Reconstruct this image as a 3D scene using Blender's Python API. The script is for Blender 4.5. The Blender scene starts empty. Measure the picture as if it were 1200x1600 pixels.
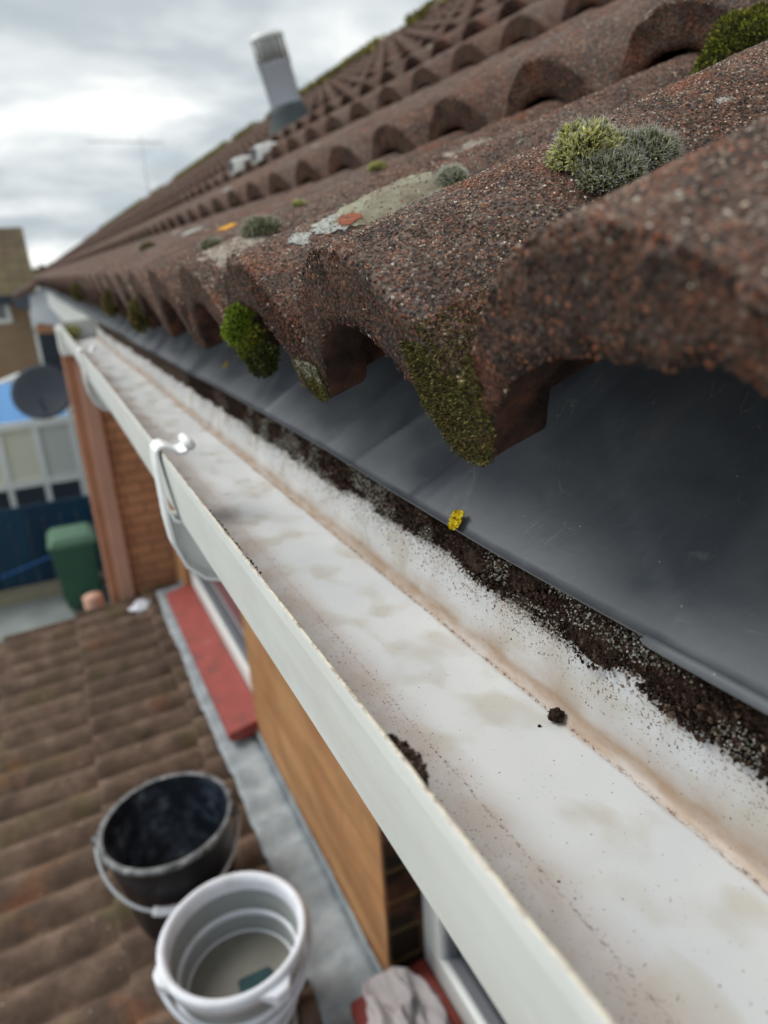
import bpy, math, random
import numpy as np
from mathutils import Vector, Matrix
random.seed(7); RNG = np.random.default_rng(7)
R = math.radians
sc = bpy.context.scene
COL = sc.collection

# ------------------------------------------------------------------ camera
F = 1110.0
def _n(v):
    v = np.array(v, float); return v/np.linalg.norm(v)
_ROLL, _VP = 3.3, (38, 436)
_Y = _n([_VP[0]-600, _VP[1]-800, F])
_sr, _cr = math.sin(R(_ROLL)), math.cos(R(_ROLL))
_h = -F*F/((_VP[0]-600)*_sr+(_VP[1]-800)*_cr)
_D = _n([_h*_sr, _h*_cr, F])
CR = np.array([np.cross(_D, _Y), _Y, -_D])
def ray(u, v):
    return CR@np.array([(u-600)/F, (v-800)/F, 1.0])
def atx(x, u, v): r = ray(u, v); return r/r[0]*x
def aty(y, u, v): r = ray(u, v); return r/r[1]*y
def atz(z, u, v): r = ray(u, v); return r/r[2]*z

cam_d = bpy.data.cameras.new('camera'); cam = bpy.data.objects.new('camera', cam_d); COL.objects.link(cam)
m = Matrix.Identity(4)
for i in range(3):
    m[i][0] = CR[i][0]; m[i][1] = -CR[i][1]; m[i][2] = -CR[i][2]
cam.matrix_world = m
cam_d.sensor_fit = 'HORIZONTAL'; cam_d.sensor_width = 36.0; cam_d.lens = 36.0*F/1200.0
cam_d.clip_start = 0.01; cam_d.clip_end = 2000
cam_d.dof.use_dof = True; cam_d.dof.focus_distance = 0.30; cam_d.dof.aperture_fstop = 10.5
sc.camera = cam
sc.render.resolution_x = 768; sc.render.resolution_y = 1024

# ------------------------------------------------------------------ node helpers
class NT:
    def __init__(s, nt): s.nt = nt; s.N = nt.nodes; s.L = nt.links
    def n(s, typ, ins=None, **props):
        nd = s.N.new(typ)
        for k, v in props.items(): setattr(nd, k, v)
        if ins:
            for k, v in ins.items():
                if isinstance(v, bpy.types.NodeSocket): s.L.new(v, nd.inputs[k])
                else: nd.inputs[k].default_value = v
        return nd
    def noise(s, co, scale, detail=4, rough=.55, dist=0.0, out='Fac'):
        return s.n('ShaderNodeTexNoise', {'Vector': co, 'Scale': scale, 'Detail': detail, 'Roughness': rough, 'Distortion': dist}).outputs[out]
    def vor(s, co, scale, feature='F1', out='Distance', rnd=1.0):
        return s.n('ShaderNodeTexVoronoi', {'Vector': co, 'Scale': scale, 'Randomness': rnd}, feature=feature).outputs[out]
    def ramp(s, fac, stops, interp='LINEAR'):
        nd = s.N.new('ShaderNodeValToRGB'); cr = nd.color_ramp; cr.interpolation = interp
        while len(cr.elements) < len(stops): cr.elements.new(.5)
        for e, (p, c) in zip(cr.elements, stops):
            e.position = p
            e.color = (c, c, c, 1) if isinstance(c, (int, float)) else (*c, 1)
        s.L.new(fac, nd.inputs[0]); return nd.outputs[0]
    def mix(s, fac, a, b, blend='MIX'):
        nd = s.N.new('ShaderNodeMix'); nd.data_type = 'RGBA'; nd.blend_type = blend
        for idx, v in ((0, fac), (6, a), (7, b)):
            if isinstance(v, bpy.types.NodeSocket): s.L.new(v, nd.inputs[idx])
            elif idx == 0: nd.inputs[0].default_value = v
            else: nd.inputs[idx].default_value = (*v, 1)
        return nd.outputs[2]
    def math(s, op, a, b=0.0, c=0.0, clamp=False):
        nd = s.N.new('ShaderNodeMath'); nd.operation = op; nd.use_clamp = clamp
        for i, v in enumerate((a, b, c)):
            if isinstance(v, bpy.types.NodeSocket): s.L.new(v, nd.inputs[i])
            else: nd.inputs[i].default_value = v
        return nd.outputs[0]
    def map(s, co, sc=(1, 1, 1), loc=(0, 0, 0), rot=(0, 0, 0)):
        return s.n('ShaderNodeMapping', {'Vector': co, 'Scale': sc, 'Location': loc, 'Rotation': rot}).outputs[0]
    def bump(s, h, strength=.5, dist=.001, normal=None):
        ins = {'Height': h, 'Strength': strength, 'Distance': dist}
        if normal is not None: ins['Normal'] = normal
        return s.n('ShaderNodeBump', ins).outputs[0]
def mat(name, build, rough=.8, spec=.3, metallic=0.0):
    mt = bpy.data.materials.new(name); mt.use_nodes = True
    t = NT(mt.node_tree); b = t.N['Principled BSDF']
    b.inputs['Roughness'].default_value = rough; b.inputs['Specular IOR Level'].default_value = spec
    b.inputs['Metallic'].default_value = metallic
    co = t.n('ShaderNodeTexCoord').outputs['Object']
    r = build(t, co) or {}
    for k, v in r.items():
        if isinstance(v, bpy.types.NodeSocket): t.L.new(v, b.inputs[k])
        elif k == 'Base Color': b.inputs[k].default_value = (*v, 1)
        else: b.inputs[k].default_value = v
    return mt
def simple(name, c, rough=.6, spec=.4, var=.15, scale=8, bump=0.0, bs=40, metallic=0.0):
    def f(t, co):
        n = t.noise(co, scale, 5)
        col = t.mix(n, tuple(x*(1-var) for x in c), tuple(min(1, x*(1+var)) for x in c))
        d = {'Base Color': col}
        if bump: d['Normal'] = t.bump(t.noise(co, bs, 5), bump, .002)
        return d
    return mat(name, f, rough, spec, metallic)

# ------------------------------------------------------------------ world: broken overcast
w = bpy.data.worlds.new('World'); sc.world = w; w.use_nodes = True
t = NT(w.node_tree); bg = t.N['Background']
sky = t.n('ShaderNodeTexSky', sky_type='NISHITA', sun_disc=False, sun_elevation=R(50), sun_rotation=R(-42))
gc = t.n('ShaderNodeTexCoord').outputs['Generated']
sepc = t.n('ShaderNodeSeparateXYZ', {0: gc}).outputs
zz = t.math('ADD', t.math('MAXIMUM', sepc[2], 0.0), .22)
cu = t.n('ShaderNodeCombineXYZ', {0: t.math('DIVIDE', sepc[0], zz), 1: t.math('DIVIDE', sepc[1], zz), 2: 0.0}).outputs[0]
n1 = t.noise(cu, 1.15, 7, .52, .25); n2 = t.noise(t.map(cu, loc=(7, 3, 1)), .42, 3, .5)
cl = t.math('ADD', t.math('MULTIPLY', n1, .62), t.math('MULTIPLY', n2, .38))
ccol = t.ramp(cl, [(.36, (.26, .30, .33)), (.44, (.32, .355, .375)), (.50, (.47, .495, .505)), (.57, (.76, .755, .71))])
blue = t.mix(1.0, (.09, .09, .09), sky.outputs[0], 'MULTIPLY')
hole = t.ramp(t.noise(t.map(cu, loc=(3, 9, 2)), .8, 4), [(.60, 0.0), (.70, .5)])
t.L.new(t.mix(hole, ccol, blue), bg.inputs[0]); bg.inputs[1].default_value = 1.0
# ------------------------------------------------------------------ sun behind thin cloud
sd = bpy.data.lights.new('sun', 'SUN'); sd.energy = 1.55; sd.angle = R(30); sd.color = (1, .955, .89)
so = bpy.data.objects.new('sun', sd); COL.objects.link(so)
az, el = R(-42), R(50)
dv = Vector((math.sin(az)*math.cos(el), math.cos(az)*math.cos(el), math.sin(el)))
so.rotation_euler = dv.to_track_quat('Z', 'Y').to_euler()
vs = sc.view_settings; vs.view_transform = 'Standard'; vs.look = 'None'; vs.exposure = 0.82; vs.gamma = 1.0; vs.use_curve_mapping = False

# ------------------------------------------------------------------ numeric noise
_P = RNG.random((64, 64, 64)).astype(np.float32)
def vnoise(p, scale, seed=0):
    q = np.asarray(p, float)*scale + seed*13.37 + 1000
    i = np.floor(q).astype(int); f = q-i; f = f*f*(3-2*f); i &= 63; j = (i+1) & 63
    x0, y0, z0 = i[..., 0], i[..., 1], i[..., 2]; x1, y1, z1 = j[..., 0], j[..., 1], j[..., 2]
    fx, fy, fz = f[..., 0], f[..., 1], f[..., 2]
    def L(a, b, k): return a+(b-a)*k
    return 2*L(L(L(_P[x0, y0, z0], _P[x1, y0, z0], fx), L(_P[x0, y1, z0], _P[x1, y1, z0], fx), fy),
             L(L(_P[x0, y0, z1], _P[x1, y0, z1], fx), L(_P[x0, y1, z1], _P[x1, y1, z1], fx), fy), fz)-1
def fbm(p, scale, o=4, seed=0, g=.5):
    s = 0; a = 1; tot = 0
    for k in range(o):
        s = s+a*vnoise(p, scale*2**k, seed+k); tot += a; a *= g
    return s/tot

# ------------------------------------------------------------------ mesh helpers
def tag(o, label=None, cat=None, group=None, kind=None):
    if label: o['label'] = label
    if cat: o['category'] = cat
    if group: o['group'] = group
    if kind: o['kind'] = kind
    return o
def mesh_obj(name, verts, faces, material, parent=None, smooth=False):
    me = bpy.data.meshes.new(name)
    if isinstance(verts, np.ndarray): verts = verts.tolist()
    me.from_pydata(verts, [], faces if isinstance(faces, list) else faces.tolist()); me.validate(verbose=False)
    for mt in (material if isinstance(material, (list, tuple)) else [material]): me.materials.append(mt)
    if smooth: me.polygons.foreach_set('use_smooth', [True]*len(me.polygons))
    o = bpy.data.objects.new(name, me); COL.objects.link(o)
    if parent is not None: adopt(o, parent)
    return o
def adopt(o, parent):
    o.parent = parent
    mw = Matrix.Identity(4); p = parent
    while p is not None:
        mw = p.matrix_basis @ mw if p.parent is None else p.matrix_parent_inverse @ p.matrix_basis @ mw
        p = p.parent
    o.matrix_parent_inverse = mw.inverted()
def empty(name, loc, label=None, cat=None, group=None):
    o = bpy.data.objects.new(name, None); o.empty_display_size = .1; o.location = loc; COL.objects.link(o)
    o.matrix_basis = Matrix.Translation(Vector(loc))
    return tag(o, label, cat, group)
class MB:
    def __init__(s): s.v = []; s.f = []
    def add(s, v, f):
        k = len(s.v); s.v += [tuple(float(c) for c in p) for p in v]; s.f += [tuple(i+k for i in q) for q in f]; return s
    def box(s, a, b):
        x0, y0, z0 = a; x1, y1, z1 = b
        return s.add([(x0, y0, z0), (x1, y0, z0), (x1, y1, z0), (x0, y1, z0), (x0, y0, z1), (x1, y0, z1), (x1, y1, z1), (x0, y1, z1)],
              [(0, 3, 2, 1), (4, 5, 6, 7), (0, 1, 5, 4), (1, 2, 6, 5), (2, 3, 7, 6), (3, 0, 4, 7)])
    def prism(s, poly, axis, a, b):
        # poly of 2D points, extruded along axis
        def P(p, c):
            return {'x': (c, p[0], p[1]), 'y': (p[0], c, p[1]), 'z': (p[0], p[1], c)}[axis]
        n = len(poly)
        return s.add([P(p, a) for p in poly]+[P(p, b) for p in poly],
                     [tuple(range(n))[::-1], tuple(range(n, 2*n))]+[(i, (i+1) % n, n+(i+1) % n, n+i) for i in range(n)])
    def tube(s, pts, r, n=10, cap=True):
        pts = [Vector(p) for p in pts]; rs = r if isinstance(r, (list, tuple)) else [r]*len(pts)
        V = []; up = Vector((.13, .27, 1)).normalized()
        for i, p in enumerate(pts):
            d = (pts[min(i+1, len(pts)-1)]-pts[max(i-1, 0)]).normalized()
            a = d.cross(up)
            if a.length < 1e-4: a = d.cross(Vector((1, 0, 0)))
            a.normalize(); b = d.cross(a)
            for k in range(n):
                th = 2*math.pi*k/n; V.append(p+(a*math.cos(th)+b*math.sin(th))*rs[i])
        Fc = []
        for i in range(len(pts)-1):
            for k in range(n): Fc.append((i*n+k, i*n+(k+1) % n, (i+1)*n+(k+1) % n, (i+1)*n+k))
        if cap: Fc += [tuple(range(n))[::-1], tuple(range((len(pts)-1)*n, len(pts)*n))]
        return s.add(V, Fc)
    def lathe(s, prof, c=(0, 0, 0), axis=(0, 0, 1), n=48):
        c = Vector(c); ax = Vector(axis).normalized(); a = ax.orthogonal().normalized(); b = ax.cross(a)
        V = []; Fc = []
        for (r, h) in prof:
            for k in range(n):
                th = 2*math.pi*k/n; V.append(c+ax*h+(a*math.cos(th)+b*math.sin(th))*r)
        for i in range(len(prof)-1):
            for k in range(n): Fc.append((i*n+k, i*n+(k+1) % n, (i+1)*n+(k+1) % n, (i+1)*n+k))
        return s.add(V, Fc)
    def obj(s, name, material, parent=None, smooth=False, bevel=0.0):
        o = mesh_obj(name, s.v, s.f, material, parent, smooth)
        if bevel:
            b = o.modifiers.new('bevel', 'BEVEL'); b.width = bevel; b.segments = 2; b.limit_method = 'ANGLE'
        return o
def grid_faces(nu, nv, close_v=False):
    i = np.arange(nu-1)[:, None]*nv; j = np.arange(nv if close_v else nv-1)[None, :]; j2 = (j+1) % nv
    return np.stack([i+j, i+j2, i+nv+j2, i+nv+j], -1).reshape(-1, 4)

# ------------------------------------------------------------------ materials
def f_tile(chip=1.0, dark=1.0, grey=.62, wht=1.0):
    def f(t, co):
        big = t.noise(co, 9, 4, .6, .3); mid = t.noise(co, 45, 5, .65)
        fine = t.noise(co, 700, 3, .7)
        base = t.ramp(mid, [(.30, (.045*dark, .033*dark, .029*dark)), (.46, (.112*dark, .075*dark, .061*dark)),
                            (.58, (.18*dark, .104*dark, .075*dark)), (.72, (.16*dark, .124*dark, .10*dark))])
        rust = t.ramp(t.noise(t.map(co, loc=(4, 1, 2)), 28, 4, .6), [(.54, 0.0), (.70, .75)])
        base = t.mix(rust, base, (.24*dark, .075*dark, .035*dark))
        gry = t.ramp(big, [(.40, 0.0), (.62, grey)])
        base = t.mix(gry, base, (.185*dark, .155*dark, .135*dark))
        v1 = t.vor(co, 520, out='Color'); h1 = t.n('ShaderNodeSeparateColor', {0: v1}).outputs[0]
        chipc = t.ramp(h1, [(0, (.035, .024, .022)), (.22, (.10, .045, .03)), (.45, (.20, .085, .05)), (.66, (.055, .045, .042)), (.80, (.33, .14, .08)),
                            (.90, (.30*wht, .25*wht, .20*wht)), (.965, (.50*wht, .46*wht, .39*wht))], 'CONSTANT')
        dd = t.vor(co, 520); cm = t.ramp(dd, [(.35, .85*chip), (.62, 0.0)])
        base = t.mix(cm, base, chipc)
        pit = t.ramp(fine, [(.30, .35), (.55, 1.0)])
        base = t.mix(1.0, base, pit, 'MULTIPLY')
        h = t.math('ADD', t.math('MULTIPLY', t.math('SUBTRACT', 1.0, dd), .8), t.math('MULTIPLY', t.noise(co, 240, 4, .7), 1.4))
        return {'Base Color': base, 'Normal': t.bump(h, 1.0, .0016)}
    return f
M = {}
M['tile'] = mat('weathered_tile', f_tile(), .85, .25)
M['tile_face_shade'] = mat('weathered_tile_face_shade', f_tile(.85, .75, 0.25, .4), .9, .2)  # darker, less grey copy of the tile top: front-face shade put into the colour
M['tile_far'] = mat('weathered_tile_far', f_tile(.5, .95), .9, .2)
def f_chip(t, co):
    r = t.n('ShaderNodeNewGeometry').outputs['Random Per Island']
    c = t.ramp(r, [(0, (.035, .027, .025)), (.17, (.085, .055, .045)), (.31, (.18, .10, .072)), (.45, (.34, .145, .085)), (.56, (.15, .12, .105)), (.68, (.065, .06, .058)),
                   (.75, (.29, .24, .195)), (.86, (.44, .38, .31)), (.95, (.68, .63, .55))], 'CONSTANT')
    c = t.mix(t.ramp(t.noise(t.map(co, loc=(4, 1, 2)), 28, 4, .6), [(.54, 0.0), (.68, .6)]), c, (.30, .10, .05))
    c = t.mix(1.0, c, (1.0, .93, .87), 'MULTIPLY')
    c = t.mix(t.ramp(t.noise(t.map(co, loc=(1, 7, 2)), 40, 4, .6), [(.52, 0.0), (.64, .7)]), c, (.035, .03, .03))
    return {'Base Color': c}
M['chip'] = mat('sand_granules', f_chip, .7, .35)
def f_chipd(t, co):
    r = t.n('ShaderNodeNewGeometry').outputs['Random Per Island']
    return {'Base Color': t.ramp(r, [(0, (.02, .014, .012)), (.35, (.06, .034, .025)), (.62, (.13, .05, .03)), (.82, (.22, .075, .035)), (.93, (.12, .10, .085)), (.985, (.42, .38, .32))], 'CONSTANT')}
M['chip_dark'] = mat('dark_granules', f_chipd, .8, .3)
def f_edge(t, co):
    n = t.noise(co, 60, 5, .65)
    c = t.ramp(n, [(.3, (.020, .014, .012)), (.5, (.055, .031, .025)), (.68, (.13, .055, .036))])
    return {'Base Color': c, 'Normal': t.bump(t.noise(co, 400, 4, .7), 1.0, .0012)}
M['tile_under_shade'] = mat('tile_edge_and_underside_shade', f_edge, .9, .15)  # dark rust, also on far course fronts, where it paints in their shade

def f_pvc(t, co):
    # stains sit where dirt gathers on this gutter: crease, edge, speckles
    sp = t.n('ShaderNodeSeparateXYZ', {0: co}).outputs; x, y, z = sp[0], sp[1], sp[2]
    base = t.ramp(t.noise(co, 14, 3, .5), [(.35, (.60, .63, .655)), (.6, (.68, .70, .71))])
    st = t.map(co, sc=(1, .28, 1))
    b1 = t.ramp(t.noise(t.map(co, sc=(1, .7, 1), rot=(0, 0, .6)), 44, 2, .4, .2), [(.50, 0.0), (.66, .62)])
    base = t.mix(b1, base, (.50, .475, .41))
    # pink brown film near front of floor and close to the camera
    film = t.math('MULTIPLY', t.ramp(x, [(.100, 1.0), (.122, 0.0)]) if False else t.n('ShaderNodeMapRange', {'Value': x, 'From Min': .124, 'From Max': .110, 'To Min': 0.0, 'To Max': .95}).outputs[0], t.ramp(t.noise(co, 60, 5, .6), [(.3, .45), (.7, .95)]))
    base = t.mix(film, base, (.53, .455, .42))
    # crease line
    cr = t.math('ABSOLUTE', t.math('SUBTRACT', x, t.math('ADD', .1689, t.math('MULTIPLY', t.math('SUBTRACT', t.noise(t.map(co, sc=(0, 1, 0)), 30, 3), .5), .003))))
    crm = t.n('ShaderNodeMapRange', {'Value': cr, 'From Min': .0046, 'From Max': .0018, 'To Min': 0.0, 'To Max': .95}).outputs[0]
    crm = t.math('MULTIPLY', crm, t.ramp(t.noise(t.map(co, sc=(3, 1, 3)), 40, 4, .6), [(.25, .45), (.6, 1.0)]))
    base = t.mix(crm, base, (.36, .255, .175))
    cr2 = t.math('ABSOLUTE', t.math('SUBTRACT', x, .1664))
    c2 = t.n('ShaderNodeMapRange', {'Value': cr2, 'From Min': .0011, 'From Max': .0002, 'To Min': 0.0, 'To Max': 1.0}).outputs[0]
    c2 = t.math('MULTIPLY', c2, t.ramp(t.noise(t.map(co, sc=(1, .5, 1)), 500, 4, .8), [(.48, 0.0), (.60, .9)]))
    base = t.mix(c2, base, (.10, .045, .03))
    # dotted stain line on the floor
    dl = t.math('ABSOLUTE', t.math('SUBTRACT', x, t.math('ADD', .1125, t.math('MULTIPLY', t.math('SUBTRACT', t.noise(t.map(co, sc=(0, 1, 0)), 25, 3), .5), .003))))
    dm = t.n('ShaderNodeMapRange', {'Value': dl, 'From Min': .0009, 'From Max': .0002, 'To Min': 0.0, 'To Max': 1.0}).outputs[0]
    dm = t.math('MULTIPLY', dm, t.ramp(t.noise(t.map(co, sc=(1, .6, 1)), 800, 4, .8), [(.50, 0.0), (.60, .8)]))
    base = t.mix(dm, base, (.16, .09, .06))
    # speckles: dense on the upper back wall, sparse elsewhere
    up = t.n('ShaderNodeMapRange', {'Value': z, 'From Min': -.182, 'From Max': -.150, 'To Min': 0.0, 'To Max': 1.0}).outputs[0]
    back = t.math('MULTIPLY', t.n('ShaderNodeMapRange', {'Value': x, 'From Min': .165, 'From Max': .172, 'To Min': 0.0, 'To Max': 1.0}).outputs[0], up)
    thr = t.math('SUBTRACT', t.math('SUBTRACT', .675, t.math('MULTIPLY', back, .175)), t.math('MULTIPLY', film, .085))
    spn = t.noise(t.map(co, sc=(1, .7, 1)), 900, 3, .6)
    sm = t.math('MULTIPLY', t.math('SUBTRACT', spn, thr), 16.0, clamp=True)
    tide = t.math('MULTIPLY', back, t.ramp(t.noise(t.map(co, sc=(1, 1, .4)), 70, 5, .65), [(.46, 0.0), (.70, .4)])); base = t.mix(tide, base, (.40, .30, .23))
    patch = t.ramp(t.noise(co, 55, 3), [(.40, .35), (.58, 1.0)])
    sm = t.math('MULTIPLY', sm, t.math('MAXIMUM', patch, back))
    base = t.mix(sm, base, (.15, .075, .05))
    sp2 = t.ramp(t.vor(t.map(co, sc=(1, 1, 1)), 165), [(.045, .9), (.075, 0.0)])
    base = t.mix(t.math('MULTIPLY', sp2, patch), base, (.09, .055, .045))
    # cream tide on the lip
    lip = t.n('ShaderNodeMapRange', {'Value': z, 'From Min': -.1345, 'From Max': -.1330, 'To Min': 0.0, 'To Max': .7}).outputs[0]
    base = t.mix(lip, base, (.62, .57, .44))
    base = t.mix(t.math('MULTIPLY', lip, t.ramp(t.noise(t.map(co, sc=(1, .5, 1)), 420, 4, .8), [(.50, 0.0), (.60, .9)])), base, (.12, .08, .05))
    return {'Base Color': base, 'Roughness': t.mix(b1, t.ramp(t.noise(st, 40, 3), [(.4, .30), (.65, .5)]), (.16, .16, .16)), 'Normal': t.bump(t.noise(co, 350, 3, .6), .12, .0006)}
M['pvc'] = mat('old_white_pvc', f_pvc, .35, .28)
def f_front(t, co):
    n = t.noise(co, 20, 4)
    c = t.ramp(n, [(.3, (.70, .73, .71)), (.65, (.77, .79, .77))])
    st = t.math('MULTIPLY', t.ramp(t.noise(t.map(co, sc=(1, .5, 1)), 700, 4, .8), [(.60, 0.0), (.68, .5)]), t.ramp(t.noise(co, 30, 3), [(.45, 0.0), (.6, 1.0)]))
    gr = t.ramp(t.noise(t.map(co, sc=(1, .2, 1)), 60, 4, .6), [(.45, 0.0), (.7, .35)]); c = t.mix(gr, c, (.60, .60, .52))
    return {'Base Color': t.mix(st, c, (.3, .3, .28))}
M['white'] = mat('white_plastic', f_front, .5, .3)
def f_bracket(t, co):
    n = t.noise(co, 420, 3, .7); a = t.noise(co, 60, 3)
    k = t.math('MULTIPLY', t.ramp(n, [(.55, 0.0), (.63, .9)]), t.ramp(a, [(.52, 0.0), (.62, .9)]))
    return {'Base Color': t.mix(k, (.84, .86, .87), (.12, .12, .11))}
M['bracket'] = mat('white_plastic_mildewed', f_bracket, .55, .3)
def f_felt(t, co):
    n = t.noise(co, 22, 5, .6, .5)
    c = t.ramp(n, [(.3, (.080, .090, .108)), (.52, (.105, .120, .140)), (.72, (.145, .158, .172))])
    dust = t.ramp(t.noise(co, 900, 3, .7), [(.62, 0.0), (.74, .5)])
    c = t.mix(dust, c, (.22, .22, .2))
    # fine scratches
    sx = t.vor(t.n('ShaderNodeMixRGB', {0: .012, 1: t.map(co, sc=(1, 1.7, .5), rot=(.5, .2, .3)), 2: t.n('ShaderNodeTexNoise', {'Vector': co, 'Scale': 60.0}).outputs['Color']}).outputs[0], 34, feature='DISTANCE_TO_EDGE')
    sm = t.math('MULTIPLY', t.ramp(sx, [(.004, 1.0), (.010, 0.0)]), t.ramp(t.noise(t.map(co, loc=(5, 5, 5)), 42, 3, .6), [(.55, 0.0), (.66, .55)]))
    c = t.mix(sm, c, (.30, .31, .30))
    sp = t.ramp(t.vor(co, 110), [(.035, .85), (.055, 0.0)])
    c = t.mix(sp, c, (.40, .38, .33))
    return {'Base Color': c, 'Roughness': t.ramp(n, [(.35, .45), (.7, .65)]), 'Normal': t.bump(t.noise(co, 30, 5, .6), .35, .002)}
M['felt'] = mat('bitumen_eaves_felt', f_felt, .4, .5)
def island(name, stops, rough=.8, spec=.2, tipcol=None, transl=0.0):
    def f(t, co):
        r = t.n('ShaderNodeNewGeometry').outputs['Random Per Island']
        c = t.ramp(r, stops)
        if tipcol:
            a = t.n('ShaderNodeAttribute', attribute_name='tip').outputs['Fac']
            c = t.mix(t.ramp(a, [(.45, 0.0), (1.0, .9)]), c, tipcol)
        return {'Base Color': c}
    return mat(name, f, rough, spec)
M['moss_pale'] = island('pale_cushion_moss', [(0, (.035, .035, .012)), (.3, (.16, .18, .03)), (.55, (.46, .46, .07)), (1, (.80, .76, .26))], tipcol=(.62, .62, .50))
M['moss_grey'] = island('grey_cushion_moss', [(0, (.02, .022, .012)), (.35, (.06, .07, .02)), (.7, (.19, .21, .07)), (.88, (.34, .34, .10)), (1, (.45, .45, .32))], tipcol=(.55, .57, .50))
M['moss_green'] = island('bright_green_moss', [(0, (.03, .055, .006)), (.5, (.10, .18, .012)), (1, (.27, .37, .03))], tipcol=(.34, .42, .06))
M['moss_olive'] = island('olive_moss', [(0, (.03, .022, .012)), (.35, (.07, .06, .02)), (.7, (.14, .135, .035)), (.9, (.24, .22, .07)), (1, (.22, .10, .05))])
M['moss_dark'] = island('dark_dying_moss', [(0, (.015, .014, .006)), (.5, (.035, .04, .01)), (.85, (.07, .10, .015)), (1, (.14, .15, .05))])
M['moss_green2'] = island('mixed_green_moss', [(0, (.025, .02, .008)), (.35, (.06, .07, .012)), (.7, (.15, .18, .02)), (1, (.34, .33, .04))])
M['moss_ridge'] = island('yellow_ridge_moss', [(0, (.06, .055, .015)), (.5, (.17, .16, .03)), (1, (.36, .33, .06))])
M['moss_core'] = simple('moss_core', (.03, .03, .014), .95, .05, .5, 300)
M['dirt'] = island('dark_brown_silt', [(0, (.014, .009, .007)), (.5, (.038, .021, .015)), (.85, (.085, .047, .031)), (1, (.18, .12, .085))], .85, .25)
M['dirt_base'] = mat('packed_silt', lambda t, co: {'Base Color': t.ramp(t.noise(co, 260, 5, .7), [(.3, (.014, .009, .007)), (.52, (.050, .029, .020)), (.62, (.10, .062, .043)), (.70, (.24, .20, .16)), (.78, (.42, .40, .35))]), 'Normal': t.bump(t.noise(co, 420, 4, .7), 1, .002)}, .9, .2)
M['grit'] = island('pale_grit', [(0, (.10, .10, .07)), (.5, (.30, .29, .24)), (1, (.62, .60, .55))], .85, .2)
def f_lichen(t, co):
    n = t.noise(co, 55, 4, .6); n2 = t.noise(co, 420, 4, .7)
    c = t.ramp(n, [(.32, (.16, .135, .10)), (.48, (.23, .21, .155)), (.64, (.30, .30, .23))])
    a = t.n('ShaderNodeAttribute', attribute_name='tip').outputs['Fac']
    c = t.mix(t.ramp(a, [(.80, 0.0), (.97, .8)]), c, (.46, .48, .35))
    c = t.mix(t.ramp(n2, [(.3, .4), (.55, 0.0)]), c, (.12, .12, .09))
    return {'Base Color': c, 'Normal': t.bump(n2, .8, .001)}
M['lichen'] = mat('grey_green_lichen', f_lichen, .9, .1)
def f_lichen_w(t, co):
    n2 = t.noise(co, 300, 4, .7)
    return {'Base Color': t.ramp(n2, [(.3, (.2, .21, .2)), (.6, (.42, .43, .40))]), 'Normal': t.bump(n2, .8, .001)}
M['lichen_pale'] = mat('pale_grey_lichen', f_lichen_w, .9, .1)
M['crust_beige'] = mat('beige_crust', lambda t, co: {'Base Color': t.ramp(t.noise(co, 120, 5, .65), [(.36, (.12, .085, .07)), (.5, (.25, .21, .175)), (.66, (.36, .33, .285))]), 'Normal': t.bump(t.noise(co, 300, 4, .7), .6, .001)}, .9, .1)
M['lichen_orange'] = simple('orange_lichen', (.62, .30, .02), .8, .2, .3, 300)
M['lichen_yellow'] = island('yellow_lichen', [(0, (.50, .33, .01)), (.5, (.72, .55, .015)), (1, (.85, .72, .05))], .7, .2)

M['lichen_red'] = simple('bare_red_tile', (.27, .09, .05), .85, .2, .4, 300)
def f_brick(c1, c2, cm, bw=.225, bh=.075, streak=0.0, axis='y', mort=.01):
    def f(t, co):
        sp = t.n('ShaderNodeSeparateXYZ', {0: co}).outputs
        v = t.n('ShaderNodeCombineXYZ', {0: sp[1] if axis == 'y' else sp[0], 1: sp[2], 2: 0.0}).outputs[0]
        bt = t.n('ShaderNodeTexBrick', {'Vector': v, 'Color1': (*c1, 1), 'Color2': (*c2, 1), 'Mortar': (*cm, 1), 'Scale': 1.0, 'Mortar Size': mort*.5, 'Mortar Smooth': .2, 'Bias': -.1, 'Brick Width': bw, 'Row Height': bh})
        n = t.noise(co, 12, 5, .6); n3 = t.noise(t.map(co, loc=(3, 3, 3)), 5, 3)
        c = t.mix(t.ramp(n, [(.35, .0), (.7, .35)]), bt.outputs['Color'], tuple(x*.45 for x in c1))
        c = t.mix(t.ramp(n3, [(.54, 0.0), (.70, .35)]), c, (.36, .12, .06))
        if streak:
            sk = t.ramp(t.noise(t.map(co, sc=(1, .16, 1)), 16, 5, .65), [(.36, .0), (.64, .65)]); c = t.mix(sk, c, (.30, .145, .06))
            s2 = t.ramp(t.noise(t.map(co, sc=(1, .16, 1), loc=(3, 1, 5)), 11, 4, .6), [(.52, .0), (.68, .6)]); c = t.mix(s2, c, (.62, .36, .17))
        h = t.math('ADD', t.math('MULTIPLY', bt.outputs['Fac'], -1.0), t.math('MULTIPLY', t.noise(co, 90, 4), .5))
        return {'Base Color': c, 'Normal': t.bump(h, .6, .004)}
    return f
M['brick_orange'] = mat('orange_brick', f_brick((.52, .275, .125), (.42, .205, .09), (.34, .21, .12), streak=1), .85, .2)
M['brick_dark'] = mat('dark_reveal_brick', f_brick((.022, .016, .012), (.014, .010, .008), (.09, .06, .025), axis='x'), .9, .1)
M['brick_wing'] = mat('red_brown_brick', f_brick((.60, .31, .17), (.46, .235, .135), (.27, .15, .10), bw=.15, bh=.05, axis='x'), .85, .2)
M['brick_tan'] = mat('tan_brick', f_brick((.36, .25, .16), (.30, .20, .13), (.34, .28, .2), axis='x'), .9, .15)
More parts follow.
